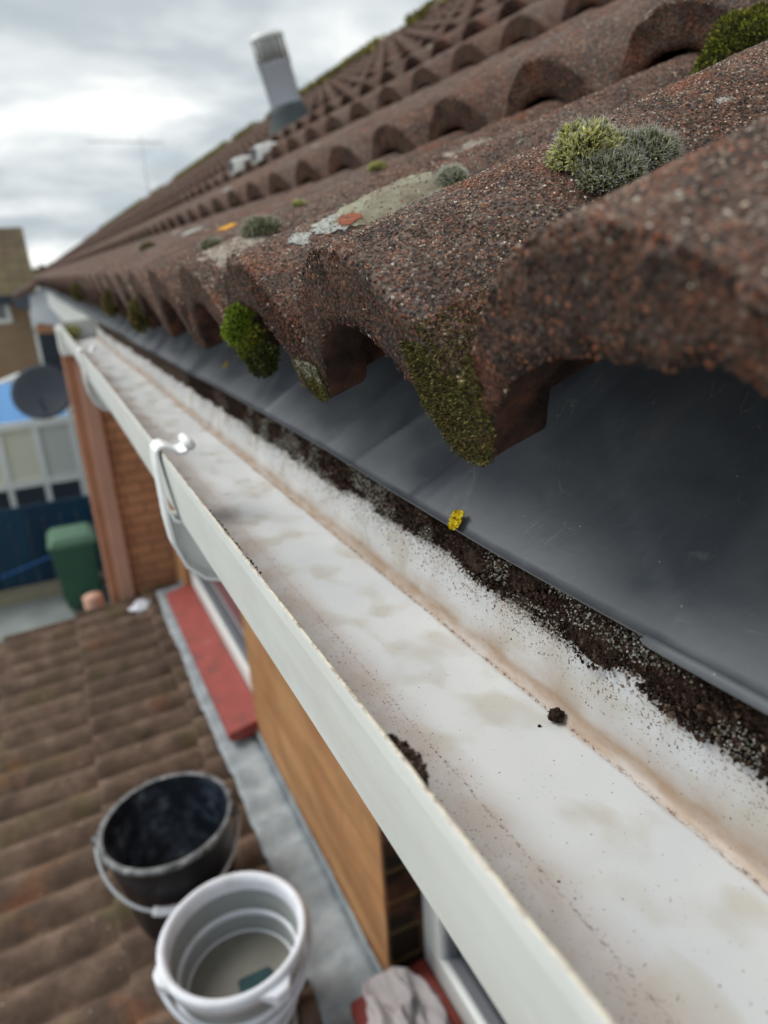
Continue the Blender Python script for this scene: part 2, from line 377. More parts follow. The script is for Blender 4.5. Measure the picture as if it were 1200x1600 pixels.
def f_red(t, co):
    n = t.noise(co, 16, 5, .65)
    return {'Base Color': t.ramp(n, [(.30, (.12, .05, .045)), (.42, (.23, .04, .032)), (.62, (.30, .048, .040)), (.72, (.22, .13, .12))]), 'Normal': t.bump(n, .4, .004)}
M['red_sill'] = mat('red_painted_sill', f_red, .6, .4)
def f_lead(t, co):
    n = t.noise(co, 20, 5, .6)
    return {'Base Color': t.ramp(n, [(.3, (.20, .23, .25)), (.5, (.27, .31, .34)), (.7, (.36, .395, .41))]), 'Normal': t.bump(t.noise(co, 26, 4), .5, .006)}
M['lead'] = mat('grey_flashing', f_lead, .6, .4)
def f_lower(t, co):
    n = t.noise(co, 11, 5, .65); n2 = t.noise(co, 90, 4, .7)
    c = t.ramp(n, [(.32, (.075, .053, .041)), (.5, (.135, .090, .067)), (.68, (.215, .150, .113))])
    c = t.mix(t.ramp(n2, [(.45, 0.0), (.75, .5)]), c, (.05, .042, .03))
    g = t.ramp(t.noise(t.map(co, loc=(9, 2, 2)), 7, 4, .6), [(.56, 0.0), (.72, .5)])
    c = t.mix(g, c, (.10, .095, .03))
    r = t.ramp(t.noise(t.map(co, loc=(2, 6, 2)), 5, 3, .6), [(.60, 0.0), (.75, .5)])
    c = t.mix(r, c, (.28, .12, .06))
    s = t.ramp(t.vor(co, 26), [(.05, .8), (.075, 0.0)])
    c = t.mix(s, c, (.45, .43, .38))
    return {'Base Color': c, 'Normal': t.bump(n2, .8, .003)}
M['lower_tile'] = mat('old_brown_tile', f_lower, .9, .2)
M['black'] = simple('black_builders_plastic', (.008, .010, .014), .38, .5, .4, 30)
def f_dusty(t, co):
    n = t.noise(co, 22, 4, .6)
    return {'Base Color': t.ramp(n, [(.46, (.006, .010, .018)), (.60, (.04, .055, .08)), (.72, (.16, .18, .20))])}
M['black_in'] = mat('black_plastic_plaster_smeared', f_dusty, .5, .4)
M['rim_dust'] = mat('dusty_rim', lambda t, co: {'Base Color': t.ramp(t.noise(co, 40, 4, .6), [(.35, (.04, .045, .05)), (.6, (.22, .23, .24)), (.72, (.6, .6, .6))])}, .6, .4)
M['bucket_white'] = mat('white_bucket_plastic', lambda t, co: {'Base Color': t.mix(t.ramp(t.noise(co, 26, 5, .7), [(.5, 0.0), (.72, .55)]), (.72, .76, .84), (.44, .42, .38))}, .4, .4)
M['bucket_grey'] = simple('grey_bucket_silicone', (.27, .29, .29), .55, .4, .12, 12)
M['sponge'] = simple('dark_teal_sponge', (.02, .05, .055), .8, .2, .3, 60)
M['wire'] = simple('dull_galvanised_wire', (.42, .45, .48), .45, .5, .2, 30)
M['rag'] = simple('grey_cotton_rag', (.36, .335, .345), .95, .05, .25, 30, .5, 200)
M['glass'] = simple('dark_window_glass', (.05, .06, .075), .08, .6, .3, 3)
M['gasket'] = simple('grey_window_gasket', (.16, .17, .19), .5, .4)
M['flue'] = simple('pale_grey_flue', (.46, .52, .60), .4, .4, .06, 5)
M['flue_dark'] = simple('dark_rubber_collar', (.05, .065, .07), .7, .3)
M['slot'] = simple('dark_slots', (.035, .04, .045), .6, .3)
M['terracotta'] = simple('terracotta_painted_pipe', (.50, .29, .215), .6, .35, .2, 7)
M['terracotta_dark'] = simple('rust_red_render', (.42, .20, .12), .8, .25, .3, 9)
M['concrete'] = mat('yard_concrete', lambda t, co: {'Base Color': t.ramp(t.noise(co, 1.3, 6, .6), [(.3, (.13, .15, .15)), (.55, (.22, .245, .24)), (.7, (.30, .31, .29))]), 'Normal': t.bump(t.noise(co, 20, 4), .4, .01)}, .9, .2)
M['kerb'] = simple('buff_kerb', (.24, .22, .16), .9, .2, .2, 4)
M['blue'] = mat('dark_blue_boards', lambda t, co: {'Base Color': t.ramp(t.noise(t.map(co, sc=(1, 1, .2)), 2.4, 4), [(.35, (.002, .022, .055)), (.65, (.006, .045, .09))])}, .6, .3)
M['blue_rope'] = simple('blue_rope', (.02, .10, .30), .7, .3)
M['bin'] = simple('green_bin_plastic', (.025, .085, .052), .5, .4, .2, 4)
M['bin_lid'] = simple('faded_green_lid', (.075, .165, .105), .5, .4, .25, 6)
M['tyre'] = simple('black_rubber', (.02, .02, .02), .8, .2)
M['upvc'] = simple('white_upvc', (.72, .75, .74), .35, .5, .05, 5)
M['blue_glazing'] = simple('sky_blue_glazing', (.13, .31, .62), .7, .15, .06, 1)
M['blind'] = simple('cream_blinds', (.66, .66, .54), .7, .2, .1, 1)
M['blind_grey'] = simple('pale_grey_blinds', (.55, .58, .56), .7, .2, .08, 1)
M['dish'] = simple('charcoal_dish', (.035, .045, .065), .5, .4, .3, 3)
M['render'] = simple('white_render', (.72, .76, .84), .8, .2, .05, 2)
M['dark_fascia'] = simple('dark_fascia', (.03, .04, .055), .6, .3)
def f_roof2(t, co):
    sp = t.n('ShaderNodeSeparateXYZ', {0: co}).outputs
    v = t.n('ShaderNodeCombineXYZ', {0: sp[0], 1: sp[2], 2: 0.0}).outputs[0]
    bt = t.n('ShaderNodeTexBrick', {'Vector': v, 'Color1': (.10, .07, .042, 1), 'Color2': (.065, .045, .03, 1), 'Mortar': (.05, .035, .02, 1), 'Scale': 1.0, 'Mortar Size': .02, 'Brick Width': .30, 'Row Height': .19})
    bt.offset = 0.0
    g = t.ramp(t.noise(co, 1.2, 4), [(.4, 0.0), (.7, .5)])
    return {'Base Color': t.mix(g, bt.outputs['Color'], (.11, .105, .04)), 'Normal': t.bump(bt.outputs['Fac'], -.5, .03)}
M['roof_far'] = mat('mossy_brown_far_tiles', f_roof2, .9, .2)
M['aerial'] = simple('weathered_aluminium', (.5, .52, .53), .5, .4)
M['foliage'] = island('distant_foliage', [(0, (.05, .06, .02)), (.5, (.10, .10, .04)), (1, (.20, .18, .08))])
M['bark'] = simple('bark', (.08, .06, .045), .9, .1)

# ------------------------------------------------------------------ roof tile profile
S = .155; C0 = .130          # roll spacing and first crest
def q_of(y):
    d = (np.asarray(y, float)-C0)/S; d = d-np.round(d); return np.abs(d)*2
def h_out(y): 
    q = q_of(y); return -.056*np.where(q < .93, q**2.15, .93**2.15+(q-.93)*.7)
def h_eave(y):
    y = np.asarray(y, float)
    return np.where((y > .056) & (y < .1375), np.interp(y, [.056, .066, .078, .091, .099, .106, .113, .120, .1375], [-.080, -.066, -.046, -.0335, -.0300, -.0310, -.0345, -.0325, -.0325]), h_in(y))
def h_in(y):
    ph = np.mod(np.asarray(y, float)-.2075, S)
    return np.interp(ph, [0, .012, .020, .027, .0355, .046, .060, .070, .085, .1025, .1195, .1375, .1475, .155],
                     [-.0805, -.0805, -.0785, -.068, -.058, -.050, -.0385, -.0345, -.0325, -.035, -.0425, -.058, -.0765, -.0805])
def tile_mesh(name, y0, y1, step, ox, oz, ang, L, parent, mats, disp=0.0, under=0.0, nL=12, seed=0, rnd=.004, shear=0.0, wfun=None):
    ny = max(3, int(round((y1-y0)/step))+1); ys = np.linspace(y0, y1, ny)
    # path (s, kind, mix): top from back to front, rounded nose, face, bottom to back
    tops = np.linspace(L, rnd*1.2, nL); path = [(s, 1.0, 0.0) for s in tops]
    for a in np.linspace(0, 90, 4)[1:]: path.append((rnd*(1-math.sin(R(a))), 1.0, -rnd*(1-math.cos(R(a)))))
    nface = 6 if disp else 1
    for k in range(1, nface): path.append((0.0, 1-k/nface, 0.0))
    path.append((.0015, 0.0, 0.0)); path += [(.008, 0.0, 0.0), (.016, 0.0, 0.0), (.024, 0.0, 0.0), (.030, -1.0, 0.0)]; bot = np.linspace(.045, L, max(2, nL//3)); path += [(s, -1.0, 0.0) for s in bot]
    n = len(path); P = np.zeros((ny, n, 3)); ho = h_out(ys); hi = h_eave(ys) if under else h_in(ys)
    if under:   # side lock: last strip of the tile is a thin channel under the next one
        k = ys > y1-under; ho = np.where(k, -.0575, ho); hi = np.where(k, -.080+.10*np.clip(ys-(y1-under)-.02, 0, 1), hi)
    ca, sa = math.cos(ang), math.sin(ang)
    for i, (s, mx, off) in enumerate(path):
        wv = ho*mx+hi*(1-mx)+off*1.0 if mx >= 0 else ho-.013+.022*(q_of(ys)-.6).clip(0, 1)**1.0*0-.004
        ss = s+0*ys
        P[:, i, 0] = ox+ss*ca-wv*sa; P[:, i, 2] = oz+ss*sa+wv*ca; P[:, i, 1] = ys+shear*ss
    if disp:
        nn = fbm(P, 55, 4, seed, .6)*disp*1.4+fbm(P, 330, 3, seed+5, .75)*disp
        low = np.array([(1.0 if mx > .02 else .5) for (_, mx, _) in path])[None, :]
        P[:, :, 2] += nn*low*ca; P[:, :, 0] -= nn*low*sa
        face = np.array([(1.0 if s < rnd*1.3 else 0.0) for (s, _, _) in path])[None, :]
        nf = (fbm(P, 120, 4, seed+9, .7)*disp*1.8)*face
        P[:, :, 0] += nf*ca; P[:, :, 2] += nf*sa
    f = grid_faces(ny, n, True)
    caps = [list(range(n))[::-1], [(ny-1)*n+i for i in range(n)]]
    me = bpy.data.meshes.new(name); me.from_pydata(P.reshape(-1, 3).tolist(), [], f.tolist()+caps)
    for mt in mats: me.materials.append(mt)
    nt_top = nL+3+0
    mi = np.zeros(len(me.polygons), int)
    fi = np.arange(len(f)) % n
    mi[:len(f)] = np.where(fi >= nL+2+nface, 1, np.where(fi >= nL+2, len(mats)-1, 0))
    me.polygons.foreach_set('material_index', mi.tolist()); me.polygons.foreach_set('use_smooth', [True]*len(f)+[False]*2)
    me.update()
    o = bpy.data.objects.new(name, me); COL.objects.link(o); adopt(o, parent)
    return o

A1 = R(19.2); X1, Z1 = .110, .005
X2, Z2 = .440, .160
A2 = R(24.0); DX, DZ = .312, .180
GROUND = -4.2

def surf(s, y, row=0, lift=0.0):
    """a point on the top of tile row `row`"""
    y = np.asarray(y, float); s = np.asarray(s, float)
    if row == 0: ox, oz, a = X1, Z1, A1
    else: ox, oz, a = X2+DX*(row-1), Z2+DZ*(row-1), A2
    wv = h_out(y)+lift
    return np.stack([ox+s*math.cos(a)-wv*math.sin(a), y, oz+s*math.sin(a)+wv*math.cos(a)], -1)

# =================================================================== THE HOUSE
house = empty('brick_house', (.38, 1.0, GROUND), 'brick house with mossy brown pantiled roof running up and away on the right', 'house')
YF = 42.0
deck = MB()
deck.prism([(.27, -.060), (X2, .045), (3.12, 1.60), (3.12, 1.54), (X2, .0), (.29, -.10)], 'y', -.6, YF)
roof = deck.obj('roof', M['dark_fascia'], house)
# eaves tiles, each two rolls wide
y = .0675-.31; k = 0
while y < 1.9:
    near = .0 < y+.31 and y < .65
    o = tile_mesh('roof_tile', y, y+.31+.020, .00125 if near else .004, X1+random.uniform(-.0015, .0015), Z1, A1, .40, roof, [M['tile'], M['tile_under_shade'], M['tile_face_shade']],
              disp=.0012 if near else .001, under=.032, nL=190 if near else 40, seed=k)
    y += .31; k += 1
yE = y
tile_mesh('tile_course', yE, YF, S/10, X1, Z1, A1, .42, roof, [M['tile_far'], M['tile_under_shade']], nL=4, disp=0)
NR = 10
for r in range(1, NR):
    ox, oz = X2+DX*(r-1), Z2+DZ*(r-1)
    yn = {1: 2.2, 2: 3.2}.get(r, 0)
    if r <= 2:
        o = tile_mesh('tile_course', .0, yn, .003 if r == 1 else .005, ox, oz, A2, .42, roof, [M['tile'], M['tile_under_shade'], M['tile_face_shade']], disp=.0016, nL=60, seed=20+r)
        tile_mesh('tile_course', yn, YF, S/10, ox, oz, A2, .42, roof, [M['tile_far'], M['tile_under_shade']], nL=4)
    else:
        tile_mesh('tile_course', 0, YF, S/10, ox, oz, A2, .42 if r < NR-1 else .34, roof, [M['tile_far'], M['tile_under_shade']], nL=4)
# ridge tiles
RX, RZ = 3.24, 1.70
yy = .4; k = 0
rb = MB()
while yy < YF:
    L = .445; n = 12; V = []; Fc = []
    jz = random.uniform(-.008, .008)
    for (yy2, rr) in ((yy, .128), (yy+L*.9, .122), (yy+L*.93, .134), (yy+L-.004, .134)):
        for a in range(n+1):
            th = math.pi*(a/n)*1.1-.05*math.pi
            V.append((RX+math.cos(th)*rr, yy2, RZ+jz+math.sin(th)*rr*.72))
    for i in range(3):
        for a in range(n): Fc.append((i*(n+1)+a, i*(n+1)+a+1, (i+1)*(n+1)+a+1, (i+1)*(n+1)+a))
    rb.add(V, Fc); yy += L
rb.obj('ridge_tiles', M['tile_far'], roof, True)
MB().prism([(3.2, 1.62), (5.8, .12), (5.8, .06), (3.2, 1.55)], 'y', -.6, YF).obj('rear_slope', M['tile_far'], roof)

# granules bedded in the nearest tiles
def flakes(name, n, srange, yrange, size, parent, material, row=0, thin=.5):
    s = RNG.uniform(*srange, n); yv = RNG.uniform(*yrange, n)
    e = 1e-3
    p = surf(s, yv, row); tu = surf(s+e, yv, row)-p; tv = surf(s, yv+e, row)-p
    tu /= np.linalg.norm(tu, axis=1)[:, None]; tv /= np.linalg.norm(tv, axis=1)[:, None]; nn = np.cross(tu, tv); nn /= np.linalg.norm(nn, axis=1)[:, None]
    tv = np.cross(nn, tu)
    p = p+nn*RNG.uniform(-.0004, .0010, n)[:, None]
    return scatter_lumps(name, p, tu, tv, nn, RNG.uniform(size[0], size[1], n)*RNG.random(n)**.6, parent, material, thin)
def scatter_lumps(name, p, tu, tv, nn, sz, parent, material, thin=.5):
    n = len(p); k = 5
    th0 = RNG.uniform(0, 6.28, n); V = np.zeros((n, k+1, 3))
    tilt = RNG.normal(0, .35, (n, 2))
    nn2 = nn+tu*tilt[:, :1]+tv*tilt[:, 1:]; nn2 /= np.linalg.norm(nn2, axis=1)[:, None]
    tu2 = np.cross(tv, nn2); tu2 /= np.linalg.norm(tu2, axis=1)[:, None]; tv2 = np.cross(nn2, tu2)
    for i in range(k):
        a = th0+i*6.283/k+RNG.normal(0, .25, n); rr = sz*RNG.uniform(.55, 1.15, n)
        V[:, i] = p+tu2*(np.cos(a)*rr)[:, None]+tv2*(np.sin(a)*rr)[:, None]-nn2*(sz*.25)[:, None]
    V[:, k] = p+nn2*(sz*thin)[:, None]
    base = np.arange(n)[:, None]*(k+1)
    f = np.concatenate([np.concatenate([base+i, base+(i+1) % k, base+k], 1) for i in range(k)], 0)
    return mesh_obj(name, V.reshape(-1, 3), f.tolist(), material, parent)
tile0 = roof
flakes('surface_granules', 150000, (.001, .33), (.13, .40), (.0004, .00095), roof, M['chip'])
flakes('surface_granules', 14000, (.001, .30), (.05, .13), (.0005, .0011), roof, M['chip'])
flakes('surface_granules', 30000, (.001, .34), (.40, .75), (.0006, .0013), roof, M['chip'])
# granules on front faces
n = 9000; yv = RNG.uniform(.04, .42, n); mx = RNG.random(n); wv = h_out(yv)*mx+h_eave(yv)*(1-mx)
p = np.stack([X1-wv*math.sin(A1)-.0004, yv, Z1+wv*math.cos(A1)], -1)
dirv = np.array([math.cos(A1), 0, math.sin(A1)]); o3 = np.ones((n, 1))
scatter_lumps('edge_granules', p, np.array([[0, 1., 0]])*o3, np.array([[-math.sin(A1), 0, math.cos(A1)]])*o3, -dirv[None]*o3, RNG.uniform(.0004, .0012, n), roof, M['chip_dark'], .5)

# eaves felt: dark sheet hanging from under the tiles into the gutter
ny, ns = 1500, 26
ys = np.concatenate([np.linspace(-.3, .9, 1200), np.linspace(.905, 6, 300)]); tt = np.linspace(0, 1, ns)
Pf = np.zeros((ny, ns, 3))
x_t, z_t, x_b, z_b = .262, -.050, .1715, -.1292
for j, q in enumerate(tt):
    xx = x_t+(x_b-x_t)*q; z_ = z_t+(z_b-z_t)*q
    bul = math.sin(q*math.pi)*.006
    Pf[:, j, 0] = xx-bul*.7; Pf[:, j, 1] = ys; Pf[:, j, 2] = z_-bul*.7
    wave = vnoise(np.stack([ys*7, 0*ys+q*1.2, 0*ys], -1), 1, 3)*.004*(.3+q*.5)+np.sin(ys*21+q*2)*.0008*q
    for yc, slope, amp, wd in ((.375, .20, .009, .006), (.30, -.10, .006, .010), (.58, .16, .008, .008), (.80, -.12, .008, .010), (1.1, .2, .010, .012), (1.5, -.2, .012, .014), (2.1, .1, .01, .02)):
        d = ys-(yc+slope*(q-.5)*.35)
        wave = wave+amp*np.exp(-np.abs(d)/wd)*(.3+.9*q*(1-q)*2)*1.0
    for yc, sl, st_ in ((.135, .16, .0016), (.335, -.05, .0022), (.70, .1, .002), (1.3, .1, .003)):
        wave = wave+st_/(1+np.exp(np.clip((ys-(yc+sl*(1-q)))/.0012, -40, 40)))
    for yc, sl, am in ((.318, -.05, .006), (.295, .02, .004), (.62, .05, .006), (.46, -.04, .005)):
        wave = wave+am*np.clip(1-np.abs(ys-(yc+sl*(1-q)))/.022, 0, 1)*(.3+.7*(1-q))
    Pf[:, j, 0] -= wave*.55; Pf[:, j, 2] += wave*.5
# wavy lower hem
hem = vnoise(np.stack([ys*4, ys*0, ys*0], -1), 1, 8)*.003
Pf[:, :, 2] += (hem[:, None]*tt[None, :])
th = .0016
V = np.concatenate([Pf.reshape(-1, 3), (Pf+np.array([th*.6, 0, -th])).reshape(-1, 3)])
ff = grid_faces(ny, ns); nb = ny*ns
e1 = np.arange(ny-1)*ns+ns-1
edge = np.stack([e1, e1+ns, e1+ns+nb, e1+nb], -1)
felt = mesh_obj('eaves_felt', V, np.concatenate([ff, ff[:, ::-1]+nb, edge]).tolist(), M['felt'], house, True)
# rolled hem at the bottom edge near the camera
hm = MB(); pts = [Pf[i, -1]+np.array([-.0012, 0, -.0006]) for i in range(0, 460, 12)]
hm.tube(pts, [.0018+.0006*math.sin(i*.4) for i in range(len(pts))], 8).obj('felt_hem', M['felt'], felt, True)

MB().box((.1865, -.6, -.29), (.202, YF, -.137)).obj('fascia', M['upvc'], house)
MB().box((.204, -.6, -.30), (.379, 3.28, -.285)).obj('soffit', M['upvc'], house)
# main wall with window openings (built of butted blocks)
XW = .38
W1 = (-.45, .93, -1.30, -.42); W2 = (1.86, 2.95, -1.30, -.42)
wl = MB()
def wbox(y0, y1, z0, z1): wl.box((XW, y0, z0), (XW+.22, y1, z1))
wbox(-.8, W1[0], GROUND, -.30); wbox(W1[1], W2[0], GROUND, -.30); wbox(W2[1], 3.30, GROUND, -.30)
for (a, b, zb, zt) in (W1, W2): wbox(a, b, GROUND, zb-.06); wbox(a, b, zt, -.30)
wl.obj('wall', M['brick_orange'], house)
# dark reveal of the nearer window
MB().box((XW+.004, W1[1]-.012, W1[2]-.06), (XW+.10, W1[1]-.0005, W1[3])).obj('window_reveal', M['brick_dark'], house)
def window(Wn, xf, name='window'):
    y0, y1, z0, z1 = Wn; y1 -= .013
    fr = MB(); d = .055; wdt = .065
    fr.box((xf, y0, z0), (xf+d, y1, z0+wdt)); fr.box((xf, y0, z1-wdt), (xf+d, y1, z1))
    fr.box((xf, y0, z0+wdt), (xf+d, y0+wdt, z1-wdt)); fr.box((xf, y1-wdt, z0+wdt), (xf+d, y1, z1-wdt))
    w_ = fr.obj(name, M['upvc'], house, bevel=.004)
    MB().box((xf+.03, y0+wdt, z0+wdt), (xf+.036, y1-wdt, z1-wdt)).obj('glass', M['glass'], w_)
    g = MB(); q = .012
    g.box((xf+.012, y0+wdt, z0+wdt), (xf+.029, y1-wdt, z0+wdt+q)); g.box((xf+.012, y1-wdt-q, z0+wdt+q), (xf+.029, y1-wdt, z1-wdt))
    g.obj('gasket', M['gasket'], w_)
    sl = MB(); sl.prism([(XW-.09, z0-.05), (XW-.09, z0-.018), (xf-.002, z0+.004), (xf-.002, z0-.05)], 'y', y0-.02, y1+(.02 if y1 > 1 else .0))
    sl.obj('sill', M['red_sill'], w_, bevel=.004)
    return w_
window(W1, .452); window(W2, .405)
# short wing wall facing the camera at the far end, with red pipe on its corner
wg = MB(); wg.box((.165, 3.30, GROUND), (.60, 3.52, -.31)); wgo = wg.obj('wing_wall', M['brick_wing'], house)
MB().box((.082, 3.302, GROUND), (.163, 3.52, -.31)).obj('corner_pier', M['terracotta_dark'], house)
MB().box((.122, 3.262, GROUND), (.186, 3.299, -.335)).obj('pier_strip', M['terracotta'], house, bevel=.006)
MB().tube([(.0, 3.42, -1.45), (.03, 3.42, -1.9), (.04, 3.42, -2.6)], .045, 12).obj('soil_pipe', M['terracotta'], house, True)

# =================================================================== GUTTER
gut = empty('roof_gutter', (.12, .7, -.20), 'long white plastic gutter under the eaves, wiped nearly clean but streaked brown', 'gutter')
GY0, GY1 = -.35, 2.5
# inner/outer section (x, z)
sec = [(.0698, -.1329), (.0703, -.1326), (.0710, -.1327), (.0715, -.1338), (.0722, -.150), (.0745, -.176), (.0790, -.1845), (.0880, -.1872), (.1125, -.1876), (.150, -.1872), (.1645, -.1868), (.1662, -.1865), (.1675, -.1857), (.1686, -.1848), (.1700, -.1836), (.1722, -.1795), (.1745, -.165), (.1778, -.148), (.1800, -.130), (.1805, -.1275),
       (.1828, -.1275), (.1825, -.150), (.180, -.170), (.1765, -.184), (.1710, -.1893), (.160, -.1902), (.0900, -.1904), (.0772, -.1902), (.0762, -.1890), (.0722, -.160), (.0698, -.140), (.0697, -.1345)]
ny = 420; ys = np.concatenate([np.linspace(GY0, .9, 330), np.linspace(.91, GY1, ny-330)])
sp = np.array(sec); P = np.zeros((ny, len(sec), 3)); P[:, :, 0] = sp[None, :, 0]; P[:, :, 2] = sp[None, :, 1]; P[:, :, 1] = ys[:, None]
sag = vnoise(np.stack([ys*2.2, ys*0, ys*0], -1), 1, 4)*.0012
P[:, :, 2] += sag[:, None]; P[:, :, 0] += (vnoise(np.stack([ys*3, ys*0+4, ys*0], -1), 1, 5)*.0008)[:, None]
# nicks in the lip
nick = np.zeros(ny)
for yc, wd, dp in ((.122, .004, .0016), (.137, .003, .0012), (.110, .005, .0014), (.095, .006, .001), (.36, .01, .0006)): nick += dp*np.exp(-((ys-yc)/wd)**2)
for j in (0, 1, 2, 31): P[:, j, 2] -= nick
f = grid_faces(ny, len(sec), True)
caps = [list(range(len(sec))), [(ny-1)*len(sec)+i for i in range(len(sec))][::-1]]
tr = mesh_obj('trough', P.reshape(-1, 3), f.tolist()+caps, [M['pvc'], M['white']], gut, True)
mi = np.zeros(len(tr.data.polygons), int); fi = np.arange(len(f)) % len(sec); mi[:len(f)] = (fi >= 20)
tr.data.polygons.foreach_set('material_index', mi.tolist())
smo_ = np.ones(len(tr.data.polygons), bool); smo_[:len(f)] = ~((fi >= 26)); tr.data.polygons.foreach_set('use_smooth', smo_.tolist())
# stop end
MB().prism([(p[0], p[1]) for p in sec[:20]], 'y', GY1, GY1+.004).obj('stop_end', M['white'], gut)
# brackets
def bracket(yb):
    wd = .030; y0, y1 = yb-wd/2, yb+wd/2
    b = MB()
    def strap(path, th, ya, yb_):
        pts = [Vector((p[0], 0, p[1])) for p in path]; L_, R_ = [], []
        for i, p in enumerate(pts):
            d = (pts[min(i+1, len(pts)-1)]-pts[max(i-1, 0)]).normalized(); nrm = Vector((-d.z, 0, d.x))
            L_.append(p+nrm*th/2); R_.append(p-nrm*th/2)
        poly = L_+R_[::-1]; n = len(pts)
        V = [(p.x, ya, p.z) for p in poly]+[(p.x, yb_, p.z) for p in poly]; m_ = len(poly)
        Fc = [(i, (i+1) % m_, m_+(i+1) % m_, m_+i) for i in range(m_)]
        for i in range(n-1): Fc.append((i, m_-1-i, m_-2-i, i+1)); Fc.append((m_+i, m_+i+1, 2*m_-2-i, 2*m_-1-i))
        b.add(V, Fc)
    # clip over lip with curled tongue, front arm, keel under the trough
    strap([(.0925, -.1305), (.0890, -.1355), (.0830, -.1360), (.0770, -.1310), (.0730, -.1288), (.0690, -.1290), (.0664, -.1320), (.0655, -.145), (.0660, -.160), (.0680, -.178), (.0720, -.190), (.080, -.1935), (.105, -.1945), (.150, -.1945), (.178, -.1925), (.1835, -.185)], .0026, y0, y1)
    hk = MB(); hk.tube([(.0925, yb-wd/2-.001, -.1300), (.0925, yb+wd/2+.001, -.1300)], .0040, 12)
    # keel web
    web = [(.0662, -.160), (.0668, -.190), (.0690, -.212), (.0760, -.232), (.090, -.246), (.110, -.253), (.140, -.258), (.1835, -.262), (.1835, -.1965), (.082, -.1965), (.0735, -.1945), (.0690, -.181)]
    b.prism(web, 'y', yb+.004, yb+.010)
    rim = [(p[0], p[1]) for p in web[:8]]
    strap(rim, .003, y0+.002, y1-.002)
    o = b.obj('bracket', M['bracket'], gut, bevel=.0006)
    hk.obj('tongue', M['bracket'], o, True)
    return o
bracket(.575); bracket(1.48); bracket(-.3)
MB().box((.078, 3.24, -.305), (.20, 3.50, -.20)).obj('boxed_eaves_end', M['upvc'], house, bevel=.003)
# =================================================================== SILT, MOSS AND LICHEN
def rnd_frame(n):
    a = RNG.normal(size=(n, 3)); a /= np.linalg.norm(a, axis=1)[:, None]
    b = RNG.normal(size=(n, 3)); b -= (a*b).sum(1)[:, None]*a; b /= np.linalg.norm(b, axis=1)[:, None]
    return b, np.cross(a, b), a
def back_wall(z):
    return np.interp(z, [-.187, -.185, -.180, -.165, -.148, -.130, -.1275], [.1640, .1690, .1720, .1745, .1778, .1800, .1805])
silt = empty('silt_band', (.178, .5, -.15), 'band of dark silt and grit caked along the back wall of the white gutter below the felt', 'silt')
silt['kind'] = 'stuff'
ny, nz = 1500, 16
ys = np.linspace(-.05, 2.4, ny)
edge = -.1512+.0035*vnoise(np.stack([ys*18, ys*0, ys*0], -1), 1, 1)+.0040*vnoise(np.stack([ys*60, ys*0, ys*0], -1), 1, 2)-.005*np.exp(-((ys-.125)/.03)**2)-.003*np.exp(-((ys-.19)/.012)**2)
edge = np.where(ys > .8, edge-.008*np.clip((ys-.8)*3, 0, 1)*(vnoise(np.stack([ys*9, ys*0, ys*0], -1), 1, 12)*.5+.5), edge)
Pb = np.zeros((ny, nz, 3))
for j in range(nz):
    q = j/(nz-1); z = -.1300+(edge+.1300)*q
    Pb[:, j, 1] = ys; Pb[:, j, 2] = z
    Pb[:, j, 0] = back_wall(z)
bb = (.5+.5*fbm(Pb, 160, 4, 3, .65)); hgt = np.clip(bb, 0, 1)*.0068*np.sin(np.linspace(.25, 1, nz)*math.pi)[None, :]**.6
hgt *= (.35+.9*np.clip(vnoise(np.stack([Pb[..., 1]*22, Pb[..., 1]*0, Pb[..., 1]*0], -1), 1, 7)*.7+.55, 0, 1))
Pb[:, :, 0] -= hgt*.95; Pb[:, :, 2] += hgt*.25
mesh_obj('silt_crust', Pb.reshape(-1, 3), grid_faces(ny, nz).tolist(), M['dirt_base'], silt, True)
def silt_lumps(name, n, yr, q_pow, size, material, dens=None, zlow=0.0, out=(.0002, .0045)):
    yv = RNG.uniform(*yr, n)
    e = np.interp(yv, ys, edge); q = RNG.random(n)**q_pow
    if zlow: e = e-zlow*RNG.random(n)**2.2
    z = -.1305+(e+.1305)*q
    keep = np.ones(n, bool)
    if dens is not None: keep = dens(yv, z)
    yv, z = yv[keep], z[keep]; n = len(yv)
    p = np.stack([back_wall(z)-RNG.uniform(*out, n)*(1-zlow*20), yv, z+.0004], -1)
    if zlow: p[:, 0] = back_wall(z)-.0003
    a, b_, c = rnd_frame(n)
    if zlow: c = np.tile(_n([-1, 0, .3]), (n, 1)); a = np.tile([0, 1., 0], (n, 1)); b_ = np.cross(c, a)
    return scatter_lumps(name, p, a, b_, c, RNG.uniform(*size, n), silt, material, .8)
silt_lumps('silt_crumbs', 6000, (-.02, .6), .9, (.0009, .0022), M['dirt'], lambda y, z: vnoise(np.stack([y*30, z*40, y*0], -1), 1, 25) > .15)
silt_lumps('silt_crumbs', 26000, (-.02, 1.0), .9, (.0003, .0011), M['dirt'], lambda y, z: vnoise(np.stack([y*26, z*26, y*0], -1), 1, 21) > -.55)
silt_lumps('silt_crumbs', 9000, (-.02, .8), 1.0, (.0002, .0006), M['dirt'], None, .022)
silt_lumps('grit_grains', 12000, (-.02, .7), 1.0, (.0003, .0008), M['grit'], lambda y, z: vnoise(np.stack([y*45, z*90, y*0], -1), 1, 31) > .12, out=(.003, .0068))

